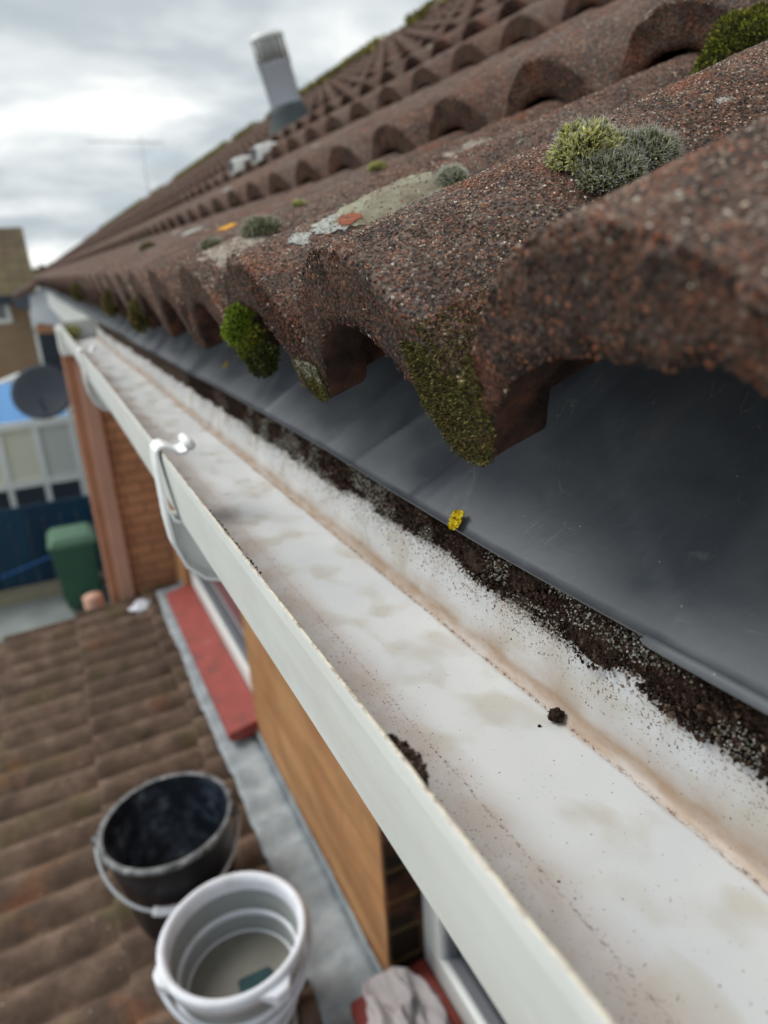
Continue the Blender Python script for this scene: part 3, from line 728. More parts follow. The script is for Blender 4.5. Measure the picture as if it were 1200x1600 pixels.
def lump(name, c, r, material, label, cat, seed=0, squash=(1, 1, .8), group=None, grains=600):
    u, v_ = np.meshgrid(np.linspace(0, 2*math.pi, 40, endpoint=False), np.linspace(.02, math.pi-.02, 24))
    d = np.stack([np.cos(u)*np.sin(v_), np.sin(u)*np.sin(v_), np.cos(v_)], -1)
    rr = r*(1+.85*fbm(d+seed*3, 1.9, 4, seed, .75))
    P = d*rr[..., None]*np.array(squash)
    P[..., 2] -= P[..., 2].min(); P += np.array(c)
    f = grid_faces(24, 40, True)
    root = mesh_obj(name, P.reshape(-1, 3), f.tolist()+[list(range(40)), list(range(23*40, 24*40))[::-1]], M['dirt_base'] if material == 'dirt' else M['moss_core'], None, True)
    tag(root, label, cat, group)
    idx = RNG.integers(0, 24*40, grains); pp_ = P.reshape(-1, 3)[idx]; nn = d.reshape(-1, 3)[idx]
    a, b_, c_ = rnd_frame(grains)
    scatter_lumps('crumbs', pp_+nn*r*.03, a, b_, c_, RNG.uniform(.04, .12, grains)*r, root, M['dirt'], .8)
    return root
FZ = -.1873
def floor_pt(u, v): return atz(FZ, u, v)
c = floor_pt(868, 1128); lump('silt_clod', (c[0], c[1], FZ), .0031, 'dirt', 'largest dark crumb of silt lying alone on the white gutter floor', 'silt clod', 1)
c = floor_pt(843, 1137); lump('silt_clod', (c[0], c[1], FZ), .0007, 'dirt', 'tiny crumb of silt just left of the largest clod on the gutter floor', 'silt clod', 2, grains=80)
c = floor_pt(1104, 1277); lump('silt_clod', (c[0]-.0004, c[1], FZ), .0008, 'dirt', 'small black crumb in the brown crease of the gutter near the right edge', 'silt clod', 3, grains=80)
crumbs = [(672, 1080), (818, 1158), (738, 1188), (697, 992), (649, 928), (526, 885), (830, 1192), (930, 1140), (916, 1095), (958, 1107), (555, 1022), (628, 1015)]
for i, (u, v) in enumerate(crumbs):
    c = floor_pt(u, v); x = min(c[0], .166)
    a = MB(); rr = random.uniform(.0003, .0005)
    V = [(x+rr*math.cos(k*1.257)*random.uniform(.6, 1.2), c[1]+rr*math.sin(k*1.257)*random.uniform(.6, 1.2), FZ) for k in range(5)]+[(x, c[1], FZ+rr*1.1)]
    a.add(V, [(k, (k+1) % 5, 5) for k in range(5)]+[(4, 3, 2, 1, 0)])
    tag(a.obj('silt_crumb', M['dirt']), 'speck of dark silt scattered on the white gutter floor', 'silt crumb', 'silt specks on the gutter floor')
for gname, cnt, xr_, lab in (('floor_grit', 420, (.104, .118), 'fine brown grit strewn on the pinkish film just inside the front gutter lip'), ('crease_grit', 360, (.1675, .1712), 'fine dark grit lying in the tan crease at the back of the gutter floor')):
    yv = .06+RNG.random(cnt)**1.3*.7; xv = RNG.uniform(*xr_, cnt); kp = vnoise(np.stack([yv*60, xv*200, yv*0], -1), 1, 71) > -.1; yv, xv = yv[kp], xv[kp]; k_ = len(yv)
    zv = np.interp(xv, [.104, .165, .1672, .1684, .1712], [-.1874, -.1868, -.1860, -.1850, -.1815])+.0001
    o3_ = np.ones((k_, 1)); g_ = scatter_lumps(gname, np.stack([xv, yv, zv], -1), np.array([[1., 0, 0]])*o3_, np.array([[0, 1., 0]])*o3_, np.array([[0, 0, 1.]])*o3_, .00012+.0004*RNG.random(k_)**3, None, M['dirt'], .7)
    tag(g_, lab, 'grit', kind='stuff')
# smear of silt hanging on the inner lip
sm = empty('silt_smear', (.078, .15, -.14), 'ragged dark smear of wet silt stuck inside the front gutter lip', 'silt')
for i in range(26):
    q = i/25; yv = .1655-.026*q; 
    o = None
n = 2600; q = RNG.random(n); yv = .168-.030*q+RNG.normal(0, .0007, n); tk = np.sin(np.clip(q, .02, .98)*math.pi)**.5
yv = .163-.022*q+RNG.normal(0, .0006, n); p = np.stack([.0716+RNG.random(n)*.0046*tk*(.5+.5*np.sin(q*19)**2), yv, -.1345-RNG.random(n)*.008], -1); a, b_, c_ = rnd_frame(n)
scatter_lumps('smear', p, a, b_, c_, RNG.uniform(.0004, .0011, n), sm, M['dirt'], .8)
n = 900; q = RNG.random(n); yv = .30+.16*q
p = np.stack([.0714+RNG.random(n)**3*.0018, yv, -.1342-RNG.random(n)*.003], -1); a, b_, c_ = rnd_frame(n)
kp = vnoise(np.stack([yv*90, yv*0, yv*0], -1), 1, 44) > -.1
smo = empty('silt_crumb_line', (.075, .38, -.135), 'thin line of crumbly silt along the inner gutter lip nearer the bracket', 'silt'); smo['kind'] = 'stuff'
scatter_lumps('crust', p[kp], a[kp], b_[kp], c_[kp], RNG.uniform(.0003, .0008, n)[kp], smo, M['dirt'], .8)

def blades(name, base, nrm, length, width, parent, material, curl=.4):
    n = len(base); up = nrm+RNG.normal(0, curl, (n, 3)); up /= np.linalg.norm(up, axis=1)[:, None]
    side = np.cross(up, RNG.normal(size=(n, 3))); side /= np.linalg.norm(side, axis=1)[:, None]
    bend = np.cross(side, up)*RNG.normal(.25, .35, n)[:, None]
    V = np.zeros((n, 5, 3)); L = length[:, None]; W = width[:, None]
    V[:, 0] = base-side*W*.6; V[:, 1] = base+side*W*.6
    mid = base+up*L*.5+bend*L*.15; V[:, 2] = mid-side*W; V[:, 3] = mid+side*W
    V[:, 4] = base+up*L*.95+bend*L*.6
    b0 = np.arange(n)[:, None]*5
    f = [tuple(x) for x in np.concatenate([b0, b0+1, b0+3, b0+2], 1).tolist()]+[tuple(x) for x in np.concatenate([b0+2, b0+3, b0+4], 1).tolist()]
    o = mesh_obj(name, V.reshape(-1, 3), f, material, parent)
    at = o.data.attributes.new('tip', 'FLOAT', 'POINT'); at.data.foreach_set('value', np.tile([0, 0, .45, .45, 1.0], n))
    return o
def cushion(c, nrm, r, h, n, material, label, group=None, name='moss_cushion', blade=(.0022, .00022), seed=0, hairs=None, curl=.45, ex=(1, 1), rough_=.30, part_of=None):
    """dome of moss on the surface at c with normal nrm"""
    c = np.array(c, float); N_ = _n(nrm); a = _n(np.cross(N_, [0, 1., 0.02])); b_ = np.cross(N_, a)
    u, v_ = np.meshgrid(np.linspace(0, 2*math.pi, 36, endpoint=False), np.linspace(.001, math.pi/2, 12))
    def dome(u, v_):
        d = np.stack([np.cos(u)*np.sin(v_), np.sin(u)*np.sin(v_), np.cos(v_)], -1)
        rr = 1+rough_*fbm(d+seed*5, 1.9, 4, seed, .65)
        P = c+(a*(d[..., :1]*r*ex[0])+b_*(d[..., 1:2]*r*ex[1])+N_*(d[..., 2:]*h-.12*h))*rr[..., None]
        nn = a*(d[..., :1]/r)+b_*(d[..., 1:2]/r)+N_*(d[..., 2:]/h); nn /= np.linalg.norm(nn, axis=-1)[..., None]
        return P, nn
    P, _ = dome(u, v_)
    core = mesh_obj(name, (c+(P-c)*.86).reshape(-1, 3), grid_faces(12, 36, True).tolist(), M['moss_core'], None, True)
    if part_of is None: tag(core, label, 'moss', group)
    uu = RNG.uniform(0, 6.283, n); vv = np.arccos(RNG.uniform(.0, 1, n)); B, NN = dome(uu, vv)
    B = c+(B-c)*(.93+RNG.uniform(-.03, .03, n)[:, None])
    blades('shoots', B, NN, RNG.uniform(.5, 1.1, n)*blade[0], RNG.uniform(.6, 1.3, n)*blade[1], core, material, curl)
    if hairs:
        k = hairs; uu = RNG.uniform(0, 6.283, k); vv = np.arccos(RNG.uniform(.1, 1, k)); B, NN = dome(uu, vv)
        o = blades('hair_tips', B+NN*blade[0]*.5, NN, RNG.uniform(.5, 1.2, k)*blade[0]*1.1, np.full(k, .00006), core, M['hair'], .6)
    return core
M['hair'] = simple('white_moss_hair', (.55, .56, .50), .8, .2)
def hit_tile(u, v, row=0):
    """where the ray through the tile row meets its top surface"""
    r = ray(u, v); r = r/np.linalg.norm(r); ts = np.linspace(.05, 6, 12000); P = r[None]*ts[:, None]
    if row == 0: ox, oz, a = X1, Z1, A1
    else: ox, oz, a = X2+DX*(row-1), Z2+DZ*(row-1), A2
    wv = -(P[:, 0]-ox)*math.sin(a)+(P[:, 2]-oz)*math.cos(a); s = (P[:, 0]-ox)*math.cos(a)+(P[:, 2]-oz)*math.sin(a)
    below = (wv < h_out(P[:, 1])) & (s > -.002)
    i = int(np.argmax(below)) if below.any() else None
    if i is None: return None
    return s[i], P[i, 1]
def surfn(s, y, row=0):
    e = 5e-4; p = surf(s, y, row); a = surf(s+e, y, row)-p; b_ = surf(s, y+e, row)-p; n_ = np.cross(a, b_); n_ /= np.linalg.norm(n_)
    return p, (n_ if n_[2] > 0 else -n_)
def cush_at(u, v, rpx, *a, hfac=.8, row=0, **k):
    h = hit_tile(u, v, row)
    if h is None: print('no hit', u, v); return None
    p, n_ = surfn(h[0], h[1], row); d = np.linalg.norm(p); r = rpx*d/F
    print('cushion', (u, v), 's,y', np.round(h, 3), 'r', round(r, 4))
    return cushion(p, n_*.6+np.array([0, 0, .4]), r, r*hfac, *a, **k)
cush_at(915, 246, 50, 3600, M['moss_pale'], 'large pale yellow-green cushion of moss on the second roll of the eaves tiles', blade=(.0034, .00046), hairs=500, seed=1, hfac=.88, rough_=.4)
cush_at(1006, 250, 42, 2600, M['moss_grey'], 'grey-green moss cushion with white hairs touching the right side of the large pale cushion', blade=(.0032, .00038), hairs=1300, seed=2, hfac=.8, rough_=.5)
cush_at(950, 276, 44, 2800, M['moss_grey'], 'low dark moss cushion in front of the large pale cushion', blade=(.0032, .00038), hairs=800, seed=3, hfac=.6, rough_=.6)
cush_at(707, 282, 20, 1500, M['moss_grey'], 'small round hairy grey moss ball right of the big oval lichen', blade=(.0026, .00022), hairs=1200, seed=4, hfac=.9)
cush_at(408, 360, 27, 1600, M['moss_grey'], 'dark flattened moss cushion left of the big oval lichen', blade=(.0034, .0003), hairs=500, seed=5, hfac=.7)
cush_at(330, 384, 14, 600, M['moss_grey'], 'small moss tuft on pale lichen-coated roll, left of the dark flattened cushion', blade=(.004, .0004), hairs=200, seed=6, hfac=.6)
cush_at(232, 388, 12, 500, M['moss_olive'], 'little yellowish moss tuft far along the eaves rolls', blade=(.005, .0005), seed=7, hfac=.6)
cush_at(590, 263, 15, 700, M['lichen_moss'] if 'lichen_moss' in M else M['moss_pale'], 'small buff moss pad above the big oval lichen', blade=(.002, .0005), seed=8, hfac=.6)
cush_at(468, 320, 9, 300, M['moss_pale'], 'tiny pale moss pad between the dark flattened cushion and the buff pad', blade=(.003, .0005), seed=9, hfac=.6)
cushion((.418, .352, .104), (-.5, -.2, .85), .026, .026, 5500, M['moss_green2'], 'broad green moss pad in the valley between tiles at the upper right corner', blade=(.0034, .0004), seed=10, ex=(1.2, .9), rough_=.5)
cush_at(1190, 68, 20, 900, M['moss_pale'], 'pale crusty moss scrap on the roll edge below the broad green pad', blade=(.0014, .0003), seed=11, hfac=.4)
# bright green clump hanging from the front edge between third and fourth rolls
def face_pt(y, w_, off=.0): return np.array([X1-w_*math.sin(A1)-off*math.cos(A1), y, Z1+w_*math.cos(A1)-off*math.sin(A1)])
gm = cushion(face_pt(.462, -.040, .004), (-.8, -.35, .5),   .0115, .010, 2600, M['moss_green'], 'bright green moss clump hanging from the front edge of the third roll', name='moss_clump', blade=(.0036, .0005), seed=12, curl=.6, ex=(1.2, .85), rough_=.6)
for (yy_, w__, rr_, mm, sd_) in ((.450, -.053, .009, 'moss_green2', 13), (.455, -.064, .0105, 'moss_dark', 14), (.438, -.062, .009, 'moss_dark', 15), (.470, -.056, .010, 'moss_green2', 16), (.462, -.050, .009, 'moss_green', 17)):
    q_ = cushion(face_pt(yy_, w__, .003), (-.9, -.35, .15), rr_, rr_*.8, 2000, M[mm], None, name='lobe', blade=(.0036, .0005), seed=sd_, curl=.6, rough_=.7, part_of=gm)
    adopt(q_, gm)
    for ch in [c for c in q_.children]: ch.name = 'shoots'; adopt(ch, gm)
for (yy_, w__, r_, nm) in ((.985, -.058, .020, 'mossy tuft in the first shaded hollow beyond the green clump'), (1.30, -.052, .022, 'olive moss tuft in a far hollow of the eaves tiles'), (2.1, -.045, .026, 'farthest yellowish moss tuft on the eaves edge')):
    cushion(face_pt(yy_, w__, .003), (-.9, -.35, .2), r_, r_*.6, 700, M['moss_olive'], nm, name='moss_clump', blade=(.007, .0012), seed=int(yy_*10))
cushion((.10, 2.46, -.165), (-.3, -.3, .9), .022, .012, 900, M['moss_pale'], 'mossy yellowish clump growing on the far stopped end of the gutter', name='moss_clump', blade=(.012, .0025), seed=33, ex=(1, 1.4))
# green film of moss on pan noses
def face_moss(y0, y1, wlo, whi, n, label, material, top=True):
    root = None
    yv = RNG.uniform(y0, y1, n); mx = RNG.random(n)
    ho, hi = h_out(yv), h_in(yv)
    wv = wlo+(whi-wlo)*mx; ok = (wv < ho+.001) & (wv > hi-.0015); yv, wv = yv[ok], wv[ok]
    P = np.stack([X1-wv*math.sin(A1)-.0012, yv, Z1+wv*math.cos(A1)], -1)
    NN = np.tile(_n([-.9, -.1, .15]), (len(P), 1))
    root = blades('moss_film', P, NN, RNG.uniform(.0007, .0022, len(P)), RNG.uniform(.0002, .0004, len(P)), None, material, .8)
    tag(root, label, 'moss')
    if top:
        k = n//2; yv = RNG.uniform(y0, y1, k); s = RNG.random(k)**1.5*.035; p = surf(s, yv, 0, .0006)
        ok = h_out(yv) < -.030
        o = blades('shoots', p[ok], np.tile(_n([-.3, -.2, .9]), (ok.sum(), 1)), RNG.uniform(.0006, .0018, ok.sum()), RNG.uniform(.0002, .0004, ok.sum()), root, material, .8)
    return root
face_moss(.192, .240, -.085, -.036, 9000, 'olive moss film over the lowest nose of the tile edge, between the two nearest rolls', M['moss_olive'])
face_moss(.352, .392, -.085, -.058, 3500, 'thin olive moss on the tile nose left of the second arch', M['moss_olive'], False)

def patch(row, sc_, yc, rs, ry, material, label, seed=0, lift=.0006, cat='lichen', name='lichen_patch', group=None, n=110, m_=40, lob=.16, rot=0.0, th=.0003, tear=0.0, broken=.9, hole=0.0):
    th_ = np.linspace(0, 2*math.pi, n, endpoint=False); rad = np.linspace(0, 1, m_)
    lb = 1+lob*(fbm(np.stack([np.cos(th_)*2+seed, np.sin(th_)*2, th_*0], -1), 1.0, 3, seed, .7))+.03*np.sin(th_*17+seed)
    lb = lb*(1+.02*np.sign(np.sin(th_*23)))
    T, Q = np.meshgrid(th_, rad); LB = np.tile(lb, (m_, 1))
    ds = np.cos(T)*Q*LB*rs; dy = np.sin(T)*Q*LB*ry*(1+tear*np.cos(T))
    s = sc_+ds*math.cos(rot)-dy*math.sin(rot); yv = yc+ds*math.sin(rot)+dy*math.cos(rot)
    lf = lift+th*(Q > .9)*(Q < .99)-lift*1.2*(Q > .99)
    P = surf(s, yv, row); lf = lf+.0003*fbm(P, 400, 3, seed)
    P = surf(s, yv, row, lf)
    F_ = grid_faces(m_, n, True); Pc = P.reshape(-1, 3)[F_].mean(1); Qc = Q.reshape(-1)[F_].mean(1)
    keep = fbm(Pc/max(rs, ry), 3.2, 4, seed+40, .75)*broken > (Qc-.86)*1.6
    if hole: keep &= fbm(Pc/max(rs, ry), 4.5, 3, seed+50, .7) > -hole
    o = mesh_obj(name, P.reshape(-1, 3), F_[keep].tolist(), material, None, True)
    at = o.data.attributes.new('tip', 'FLOAT', 'POINT'); at.data.foreach_set('value', Q.reshape(-1))
    return tag(o, label, cat, group)
def patch_at(u, v, rs, ry, material, label, row=0, **k):
    h = hit_tile(u, v, row)
    if h is None: print('no hit', u, v); return
    print('patch', (u, v), np.round(h, 3)); return patch(row, h[0], h[1], rs, ry, material, label, **k)
patch_at(606, 314, .043, .030, M['lichen'], 'big oval grey-green lichen with pale scalloped rim on the third roll', seed=2, tear=.55, n=220, m_=60, broken=.35)
patch_at(515, 352, .016, .012, M['lichen_pale'], 'ragged pale grey lichen at the lower left end of the big oval lichen', seed=5, lob=.5, hole=.25)
patch_at(366, 386, .034, .050, M['crust_beige'], 'wide pale grey crust coating the crest of the fourth roll', seed=6, lob=.4, hole=.5)
patch_at(1131, 160, .0042, .0028, M['lichen_pale'], 'small white rosette of lichen on the second roll, right of the moss cushions', seed=7, lob=.4)
patch_at(545, 345, .0085, .006, M['lichen_red'], 'brick-red bare spot at the lower left end of the big oval lichen', seed=14, lob=.5, lift=.0012, hole=.3)
patch_at(355, 355, .012, .010, M['lichen_orange'], 'orange lichen spot above the wide pale crust', seed=8, lob=.4)
patch_at(735, 232, .025, .010, M['crust_beige'], 'long pale lichen streak above the hairy moss ball', seed=9, lob=.5, hole=.3)
patch_at(470, 372, .008, .008, M['lichen_pale'], 'faint pale lichen scrap on the front of the third roll crest', seed=11, lob=.5)

gy, gw = np.meshgrid(np.linspace(.354, .392, 50), np.linspace(-.0585, -.070, 26), indexing='ij')
Pn = np.stack([X1-gw*math.sin(A1), gy, Z1+gw*math.cos(A1)], -1); nzz = fbm(Pn, 160, 4, 77, .7)
Pn[..., 0] -= .0016+nzz*.0012; Fn = grid_faces(50, 26); cn = nzz.reshape(-1)[Fn].mean(1); ed = np.abs(np.linspace(-1, 1, 50))[:, None]+0*gw; ed = ed.reshape(-1)[Fn].mean(1)
tag(mesh_obj('lichen_patch', Pn.reshape(-1, 3), Fn[cn > (ed-.8)*2-.1].tolist(), M['lichen_pale'], None, True), 'pale grey-green crust on the broken tile nose left of the second arch', 'lichen')
def frill(c, nrm, r, n, label, seed=0):
    c = np.array(c, float); N_ = _n(nrm); a = _n(np.cross(N_, [1., .3, 0])); b_ = np.cross(N_, a)
    mb = MB()
    for i in range(n):
        th = random.uniform(0, 6.283); d = random.random()**.5*r*.75; ctr = c+a*math.cos(th)*d*.72+b_*math.sin(th)*d+N_*random.uniform(.0002, .0012)
        rr = r*random.uniform(.12, .26); tl = _n(N_+np.array([random.gauss(0, .5) for _ in range(3)])); a2 = _n(np.cross(tl, [.3, 1, .2])); b2 = np.cross(tl, a2)
        V = [ctr]+[ctr+(a2*math.cos(k*.898)+b2*math.sin(k*.898))*rr*random.uniform(.7, 1.15)+tl*rr*.3 for k in range(7)]
        mb.add(V, [(0, k+1, (k+1) % 7+1) for k in range(7)])
    return tag(mb.obj('lichen_flake', M['lichen_yellow']), label, 'lichen')
def felt_at(u, v):
    r = ray(u, v); r = r/np.linalg.norm(r); best = None
    P_ = Pf.reshape(-1, 3); d = P_@r; dist = np.linalg.norm(P_-d[:, None]*r, axis=1); i = int(np.argmin(dist+(d < .05)*9)); return P_[i]-r*.003
frill(felt_at(717, 808), (-.75, -.2, .62), .0062, 110, 'bright yellow frilly lichen flake resting on the bottom edge of the dark felt')
frill(felt_at(476, 600), (-.75, -.2, .62), .0052, 50, 'yellow-orange lichen flake on the felt just left of the tile nose')
frill(felt_at(353, 572), (-.75, -.2, .62), .006, 40, 'faint yellow lichen flake on the felt farther along, below the green moss clump')

# moss along the ridge and on courses
n = 9000; yv = RNG.random(n)**1.4*30+3.2; a_ = RNG.uniform(1.0, 3.0, n)
kp = vnoise(np.stack([yv*2.5, yv*0, yv*0], -1), 1, 61)+vnoise(np.stack([yv*.7, yv*0, yv*0], -1), 1, 62)*.6 > -.25; yv, a_ = yv[kp], a_[kp]
P = np.stack([RX+np.cos(a_)*.132, yv, RZ+np.sin(a_)*.10], -1); NN = np.stack([np.cos(a_), 0*a_, np.sin(a_)], -1)
rm = blades('ridge_moss', P, NN, RNG.uniform(.02, .06, len(P)), RNG.uniform(.008, .018, len(P)), None, M['moss_ridge'], .7)
tag(rm, 'yellow-green moss growing all along the ridge of the tiled roof', 'moss', kind='stuff')
rcnt = 0
for i in range(46):
    row = random.choice([1, 1, 2, 2, 3, 4, 5, 6]); kk = random.randint(3, 40); y_ = C0+S*(kk+.5)+random.uniform(-.01, .01)
    if y_ > 7: continue
    p, n_ = surfn(.02+random.random()*.25, y_, row)
    cushion(p, n_, random.uniform(.012, .024), .012, 220, (M['moss_olive'] if i % 2 else M['moss_grey']), ('small yellowish-olive' if i % 2 else 'small hoary grey')+' moss tuft in a valley of the %s tile course' % ['eaves', 'second', 'third', 'fourth', 'fifth', 'sixth', 'seventh'][row], 'moss tufts scattered over the upper tile courses', name='moss_tuft', blade=(.007, .0012), seed=i)
for i in range(24):
    row = random.choice([0, 0, 1, 1, 2, 3]); y_ = random.uniform(.7, 3)
    patch(row, random.uniform(.03, .3), y_, random.uniform(.006, .02), random.uniform(.006, .016), (M['lichen_pale'] if i % 2 else M['lichen']), ('small whitish' if i % 2 else 'small buff-green')+' lichen spot on the %s tile course' % ['eaves', 'second', 'third', 'fourth'][row], seed=i, group='lichen spots scattered along the roof', n=36, m_=12, lob=.4)

# =================================================================== FLUE, VENT, AERIALS
def flue():
    b = Vector(aty(3.65, 449, 170)); top = Vector(aty(3.65, 417, 62)); ax = (top-b).normalized(); L = (top-b).length
    root = empty('roof_flue', b-ax*.1, 'pale grey flue pipe with slotted cowl leaning out of the tiled roof', 'flue')
    r = .076
    MB().lathe([(r, -.1), (r, L*.62), (r*1.06, L*.63), (r*1.06, L*.66)], b, ax, 32).obj('pipe', M['flue'], root, True)
    cw = MB(); cw.lathe([(r*1.06, L), (r*1.08, L*1.02), (r*1.02, L*1.06), (.0, L*1.08)], b, ax, 32)
    for k in range(18):
        th = k*2*math.pi/18; a = ax.orthogonal().normalized(); c_ = ax.cross(a); d = (a*math.cos(th)+c_*math.sin(th))*r
        cw.tube([b+ax*L*.655+d, b+ax*L*1.005+d], .0048, 6)
    cw.obj('slotted_cowl', M['upvc'], root, True)
    MB().lathe([(r*.78, L*.65), (r*.78, L*1.0)], b, ax, 24).obj('inner_core', M['slot'], root, True)
    MB().lathe([(.15, -.14), (.11, -.07), (.088, -.01), (.080, .015), (.076, .016)], b, ax, 28).obj('collar', M['flue_dark'], root, True)
flue()
def rvent(c, label):
    root = empty('roof_vent', c, label, 'vent', 'white roof vents below the flue')
    x, y_, z = c
    MB().prism([(x-.03, z-.03), (x-.028, z+.020), (x+.01, z+.030), (x+.06, z+.030), (x+.06, z-.0)], 'y', y_-.04, y_+.04).obj('hood', M['upvc'], root, bevel=.008)
    g = MB(); [g.box((x-.034, y_-.032, z-.018+k*.009), (x-.0285, y_+.032, z-.014+k*.009)) for k in range(4)]; g.obj('grille', M['slot'], root)
rvent((.77, 2.46, .338), 'small white vent sitting on the lower courses of the tiled roof, nearer of the pair'); rvent((.77, 2.75, .338), 'small white vent on the tiled roof, farther of the pair')
def aerial(u, v0, v1, bx, label, boom):
    b = atx(bx, u, v0); tp = b.copy(); pz = [atx(bx, u, v0)]
    d = np.linalg.norm(b); H = (v0-v1)*d/F*1.02
    root = empty('tv_aerial', b, label, 'aerial')
    MB().tube([b-np.array([0, 0, .6]), b+np.array([0, 0, H])], .009*d/12, 8).obj('mast', M['aerial'], root, True)
    if boom:
        m_ = MB(); z = b[2]+H-.06*d/10; L = boom*d/F
        m_.tube([(b[0]-L*.85, b[1], z), (b[0]+L*.35, b[1], z)], .007*d/12, 6)
        for k in range(12):
            x = b[0]-L*.85+L*1.2*k/11; hl = .10+.02*k
            m_.tube([(x, b[1]-hl, z), (x, b[1]+hl, z)], .004*d/12, 5)
        m_.tube([(b[0]+L*.35, b[1]-.2, z+.16), (b[0]+L*.35, b[1]+.2, z+.16)], .008, 5); m_.tube([(b[0]+L*.35, b[1]-.2, z-.16), (b[0]+L*.35, b[1]+.2, z-.16)], .008, 5)
        m_.obj('boom', M['aerial'], root, True)
aerial(234, 312, 236, 3.6, 'faint thin TV aerial with long boom rising behind the far ridge', 80)
aerial(657, 45, -30, 3.35, 'plain mast rising behind the ridge at the top of the frame', 0)

# =================================================================== LOWER ROOF
lean = empty('lean_to', (-.1, 1.2, GROUND), 'low lean-to with old brown ribbed tile roof against the brick house, below the gutter', 'lean-to')
LP = .118
def low_h(y): 
    q = np.abs(((y/LP) % 1)-.5)*2; return .050*(1-q**1.5)
lz0 = -1.435; la = R(6.5)
ldeck = MB(); 
def lz(x): return lz0-(XW-x)*math.tan(la)
ldeck.prism([(XW-.002, lz(XW)-.03), (-1.0, lz(-1.0)-.03), (-1.0, lz(-1.0)-.12), (XW-.002, lz(XW)-.12)], 'y', -.5, 3.22)
lroof = ldeck.obj('roof', M['dark_fascia'], lean)
MB().box((-.9, -.4, GROUND), (XW-.004, 3.15, lz(-1)-.10)).obj('wall', M['brick_tan'], lean)
for k, xe in enumerate((.215, -.085, -.375, -.665, -.955)):
    ny = 620; ys_ = np.linspace(-.5, 3.22, ny); xs = np.concatenate([[xe, xe, xe+.006], np.linspace(xe+.02, xe+.33, 6)])
    P = np.zeros((ny, len(xs), 3)); ph = np.floor(ys_/LP/2+.25).astype(int)-np.floor(ys_[0]/LP/2+.25).astype(int); jit = RNG.normal(0, .0028, 64)[ph]; jx = RNG.normal(0, .006, 64)[ph]
    for j, x in enumerate(xs):
        up = .024*(1-(x-xe)/.33)
        P[:, j, 0] = np.minimum(x+jx, XW-.003); P[:, j, 1] = ys_; P[:, j, 2] = lz(x)+low_h(ys_)*(.93 if j else .6)+up-(.026 if j == 0 else 0)-(.002 if j == 1 else 0)+jit*.6
    P[:, :, 2] += fbm(P, 25, 3, k)*.002
    mesh_obj('tile_course', P.reshape(-1, 3), grid_faces(ny, len(xs)).tolist(), M['lower_tile'], lroof, True)
# verge mortar at the far end
MB().box((-.95, 3.20, lz(-.95)-.10), (.37, 3.26, lz(-.95)+.0)).obj('verge', M['lower_tile'], lroof)
# lead flashing dressed over the tiles against the wall
ny, nx = 300, 14; ys_ = np.linspace(-.45, 3.12, ny); P = np.zeros((ny, nx, 3))
edge_l = .262-.05*np.clip((1.4-ys_)/1.2, 0, 1)+.008*vnoise(np.stack([ys_*6, ys_*0, ys_*0], -1), 1, 5)
for j in range(nx):
    q = j/(nx-1)
    if q < .72:
        x = edge_l+(XW-.004-edge_l)*(q/.72); P[:, j, 0] = x; P[:, j, 2] = lz0-(XW-x)*math.tan(la)+.046+low_h(ys_)*.42*(1-q*.8)+.012+.012*q
    else:
        P[:, j, 0] = XW-.006; P[:, j, 2] = lz0+.048+(q-.72)*.20
    P[:, j, 1] = ys_
P[:, :, 2] += fbm(P, 14, 3, 2)*.004; P[:, :, 0] -= np.abs(fbm(P, 10, 3, 4))*.004
P[:, :, 0] = np.minimum(P[:, :, 0], XW-.003)
fl = mesh_obj('flashing', P.reshape(-1, 3), grid_faces(ny, nx).tolist(), M['lead'], lean, True)
sm_ = fl.modifiers.new('solid', 'SOLIDIFY'); sm_.thickness = .003
# mortar lump and pale cap at the far top corner
lump('mortar_lump', (.20, 3.10, -1.46), .045, 'x', 'pale rounded lump of mortar at the far end of the lower roof beside the flashing', 'mortar', 7, (1.2, .8, .6), grains=10).data.materials[0] = M['render']

# =================================================================== BUCKETS AND RAG
def bucket_black():
    rim = atz(-1.20, 272, 1292); cx, cy = rim[0], rim[1]; r1, r0 = .143, .112; zb = lz(cx)+.052; zt = zb+.25
    root = empty('builders_bucket', (cx, cy, zb), 'black rubber builders bucket with plaster-smeared rim standing on the lower roof', 'bucket')
    ax = Vector((-.05, 0, 1)).normalized(); c = (cx, cy, zb); H = zt-zb
    print('black bucket', c, 'top', zt)
    b = MB(); b.lathe([(.0, 0), (r0, 0), (r0+.004, .006), (r1, H-.012)], c, ax, 56); b.obj('body', M['black'], root, True)
    MB().lathe([(r1, H-.012), (r1+.008, H-.010), (r1+.010, H-.002), (r1+.004, H+.003), (r1-.004, H)], c, ax, 56).obj('rim', M['rim_dust'], root, True)
    MB().lathe([(r1-.004, H), (r0-.003, .008), (.0, .006)], c, ax, 56).obj('inside', M['black_in'], root, True)
    a1 = Vector((-.98, .2, 0)).normalized(); pc = Vector(c)+ax*(H-.022); rr = r1+.014
    side = ax.cross(a1).normalized()
    if side.y > 0: side = -side
    dn = (side*.86-ax*.52).normalized()
    pts = [pc+(a1*math.cos(t_)*rr+dn*math.sin(t_)*rr*1.12) for t_ in np.linspace(0, math.pi, 40)]
    hd = MB(); hd.tube([p for p in pts], .0042, 8); hd.obj('handle', M['wire'], root, True)
    MB().tube(pts[16:25], .010, 12).obj('grip', M['bucket_white'], root, True)
    for s_ in (1, -1):
        MB().tube([pc+a1*s_*(rr-.012), pc+a1*s_*(rr+.006)], .012, 12).obj('handle_lug', M['rim_dust'], root, True)
bucket_black()
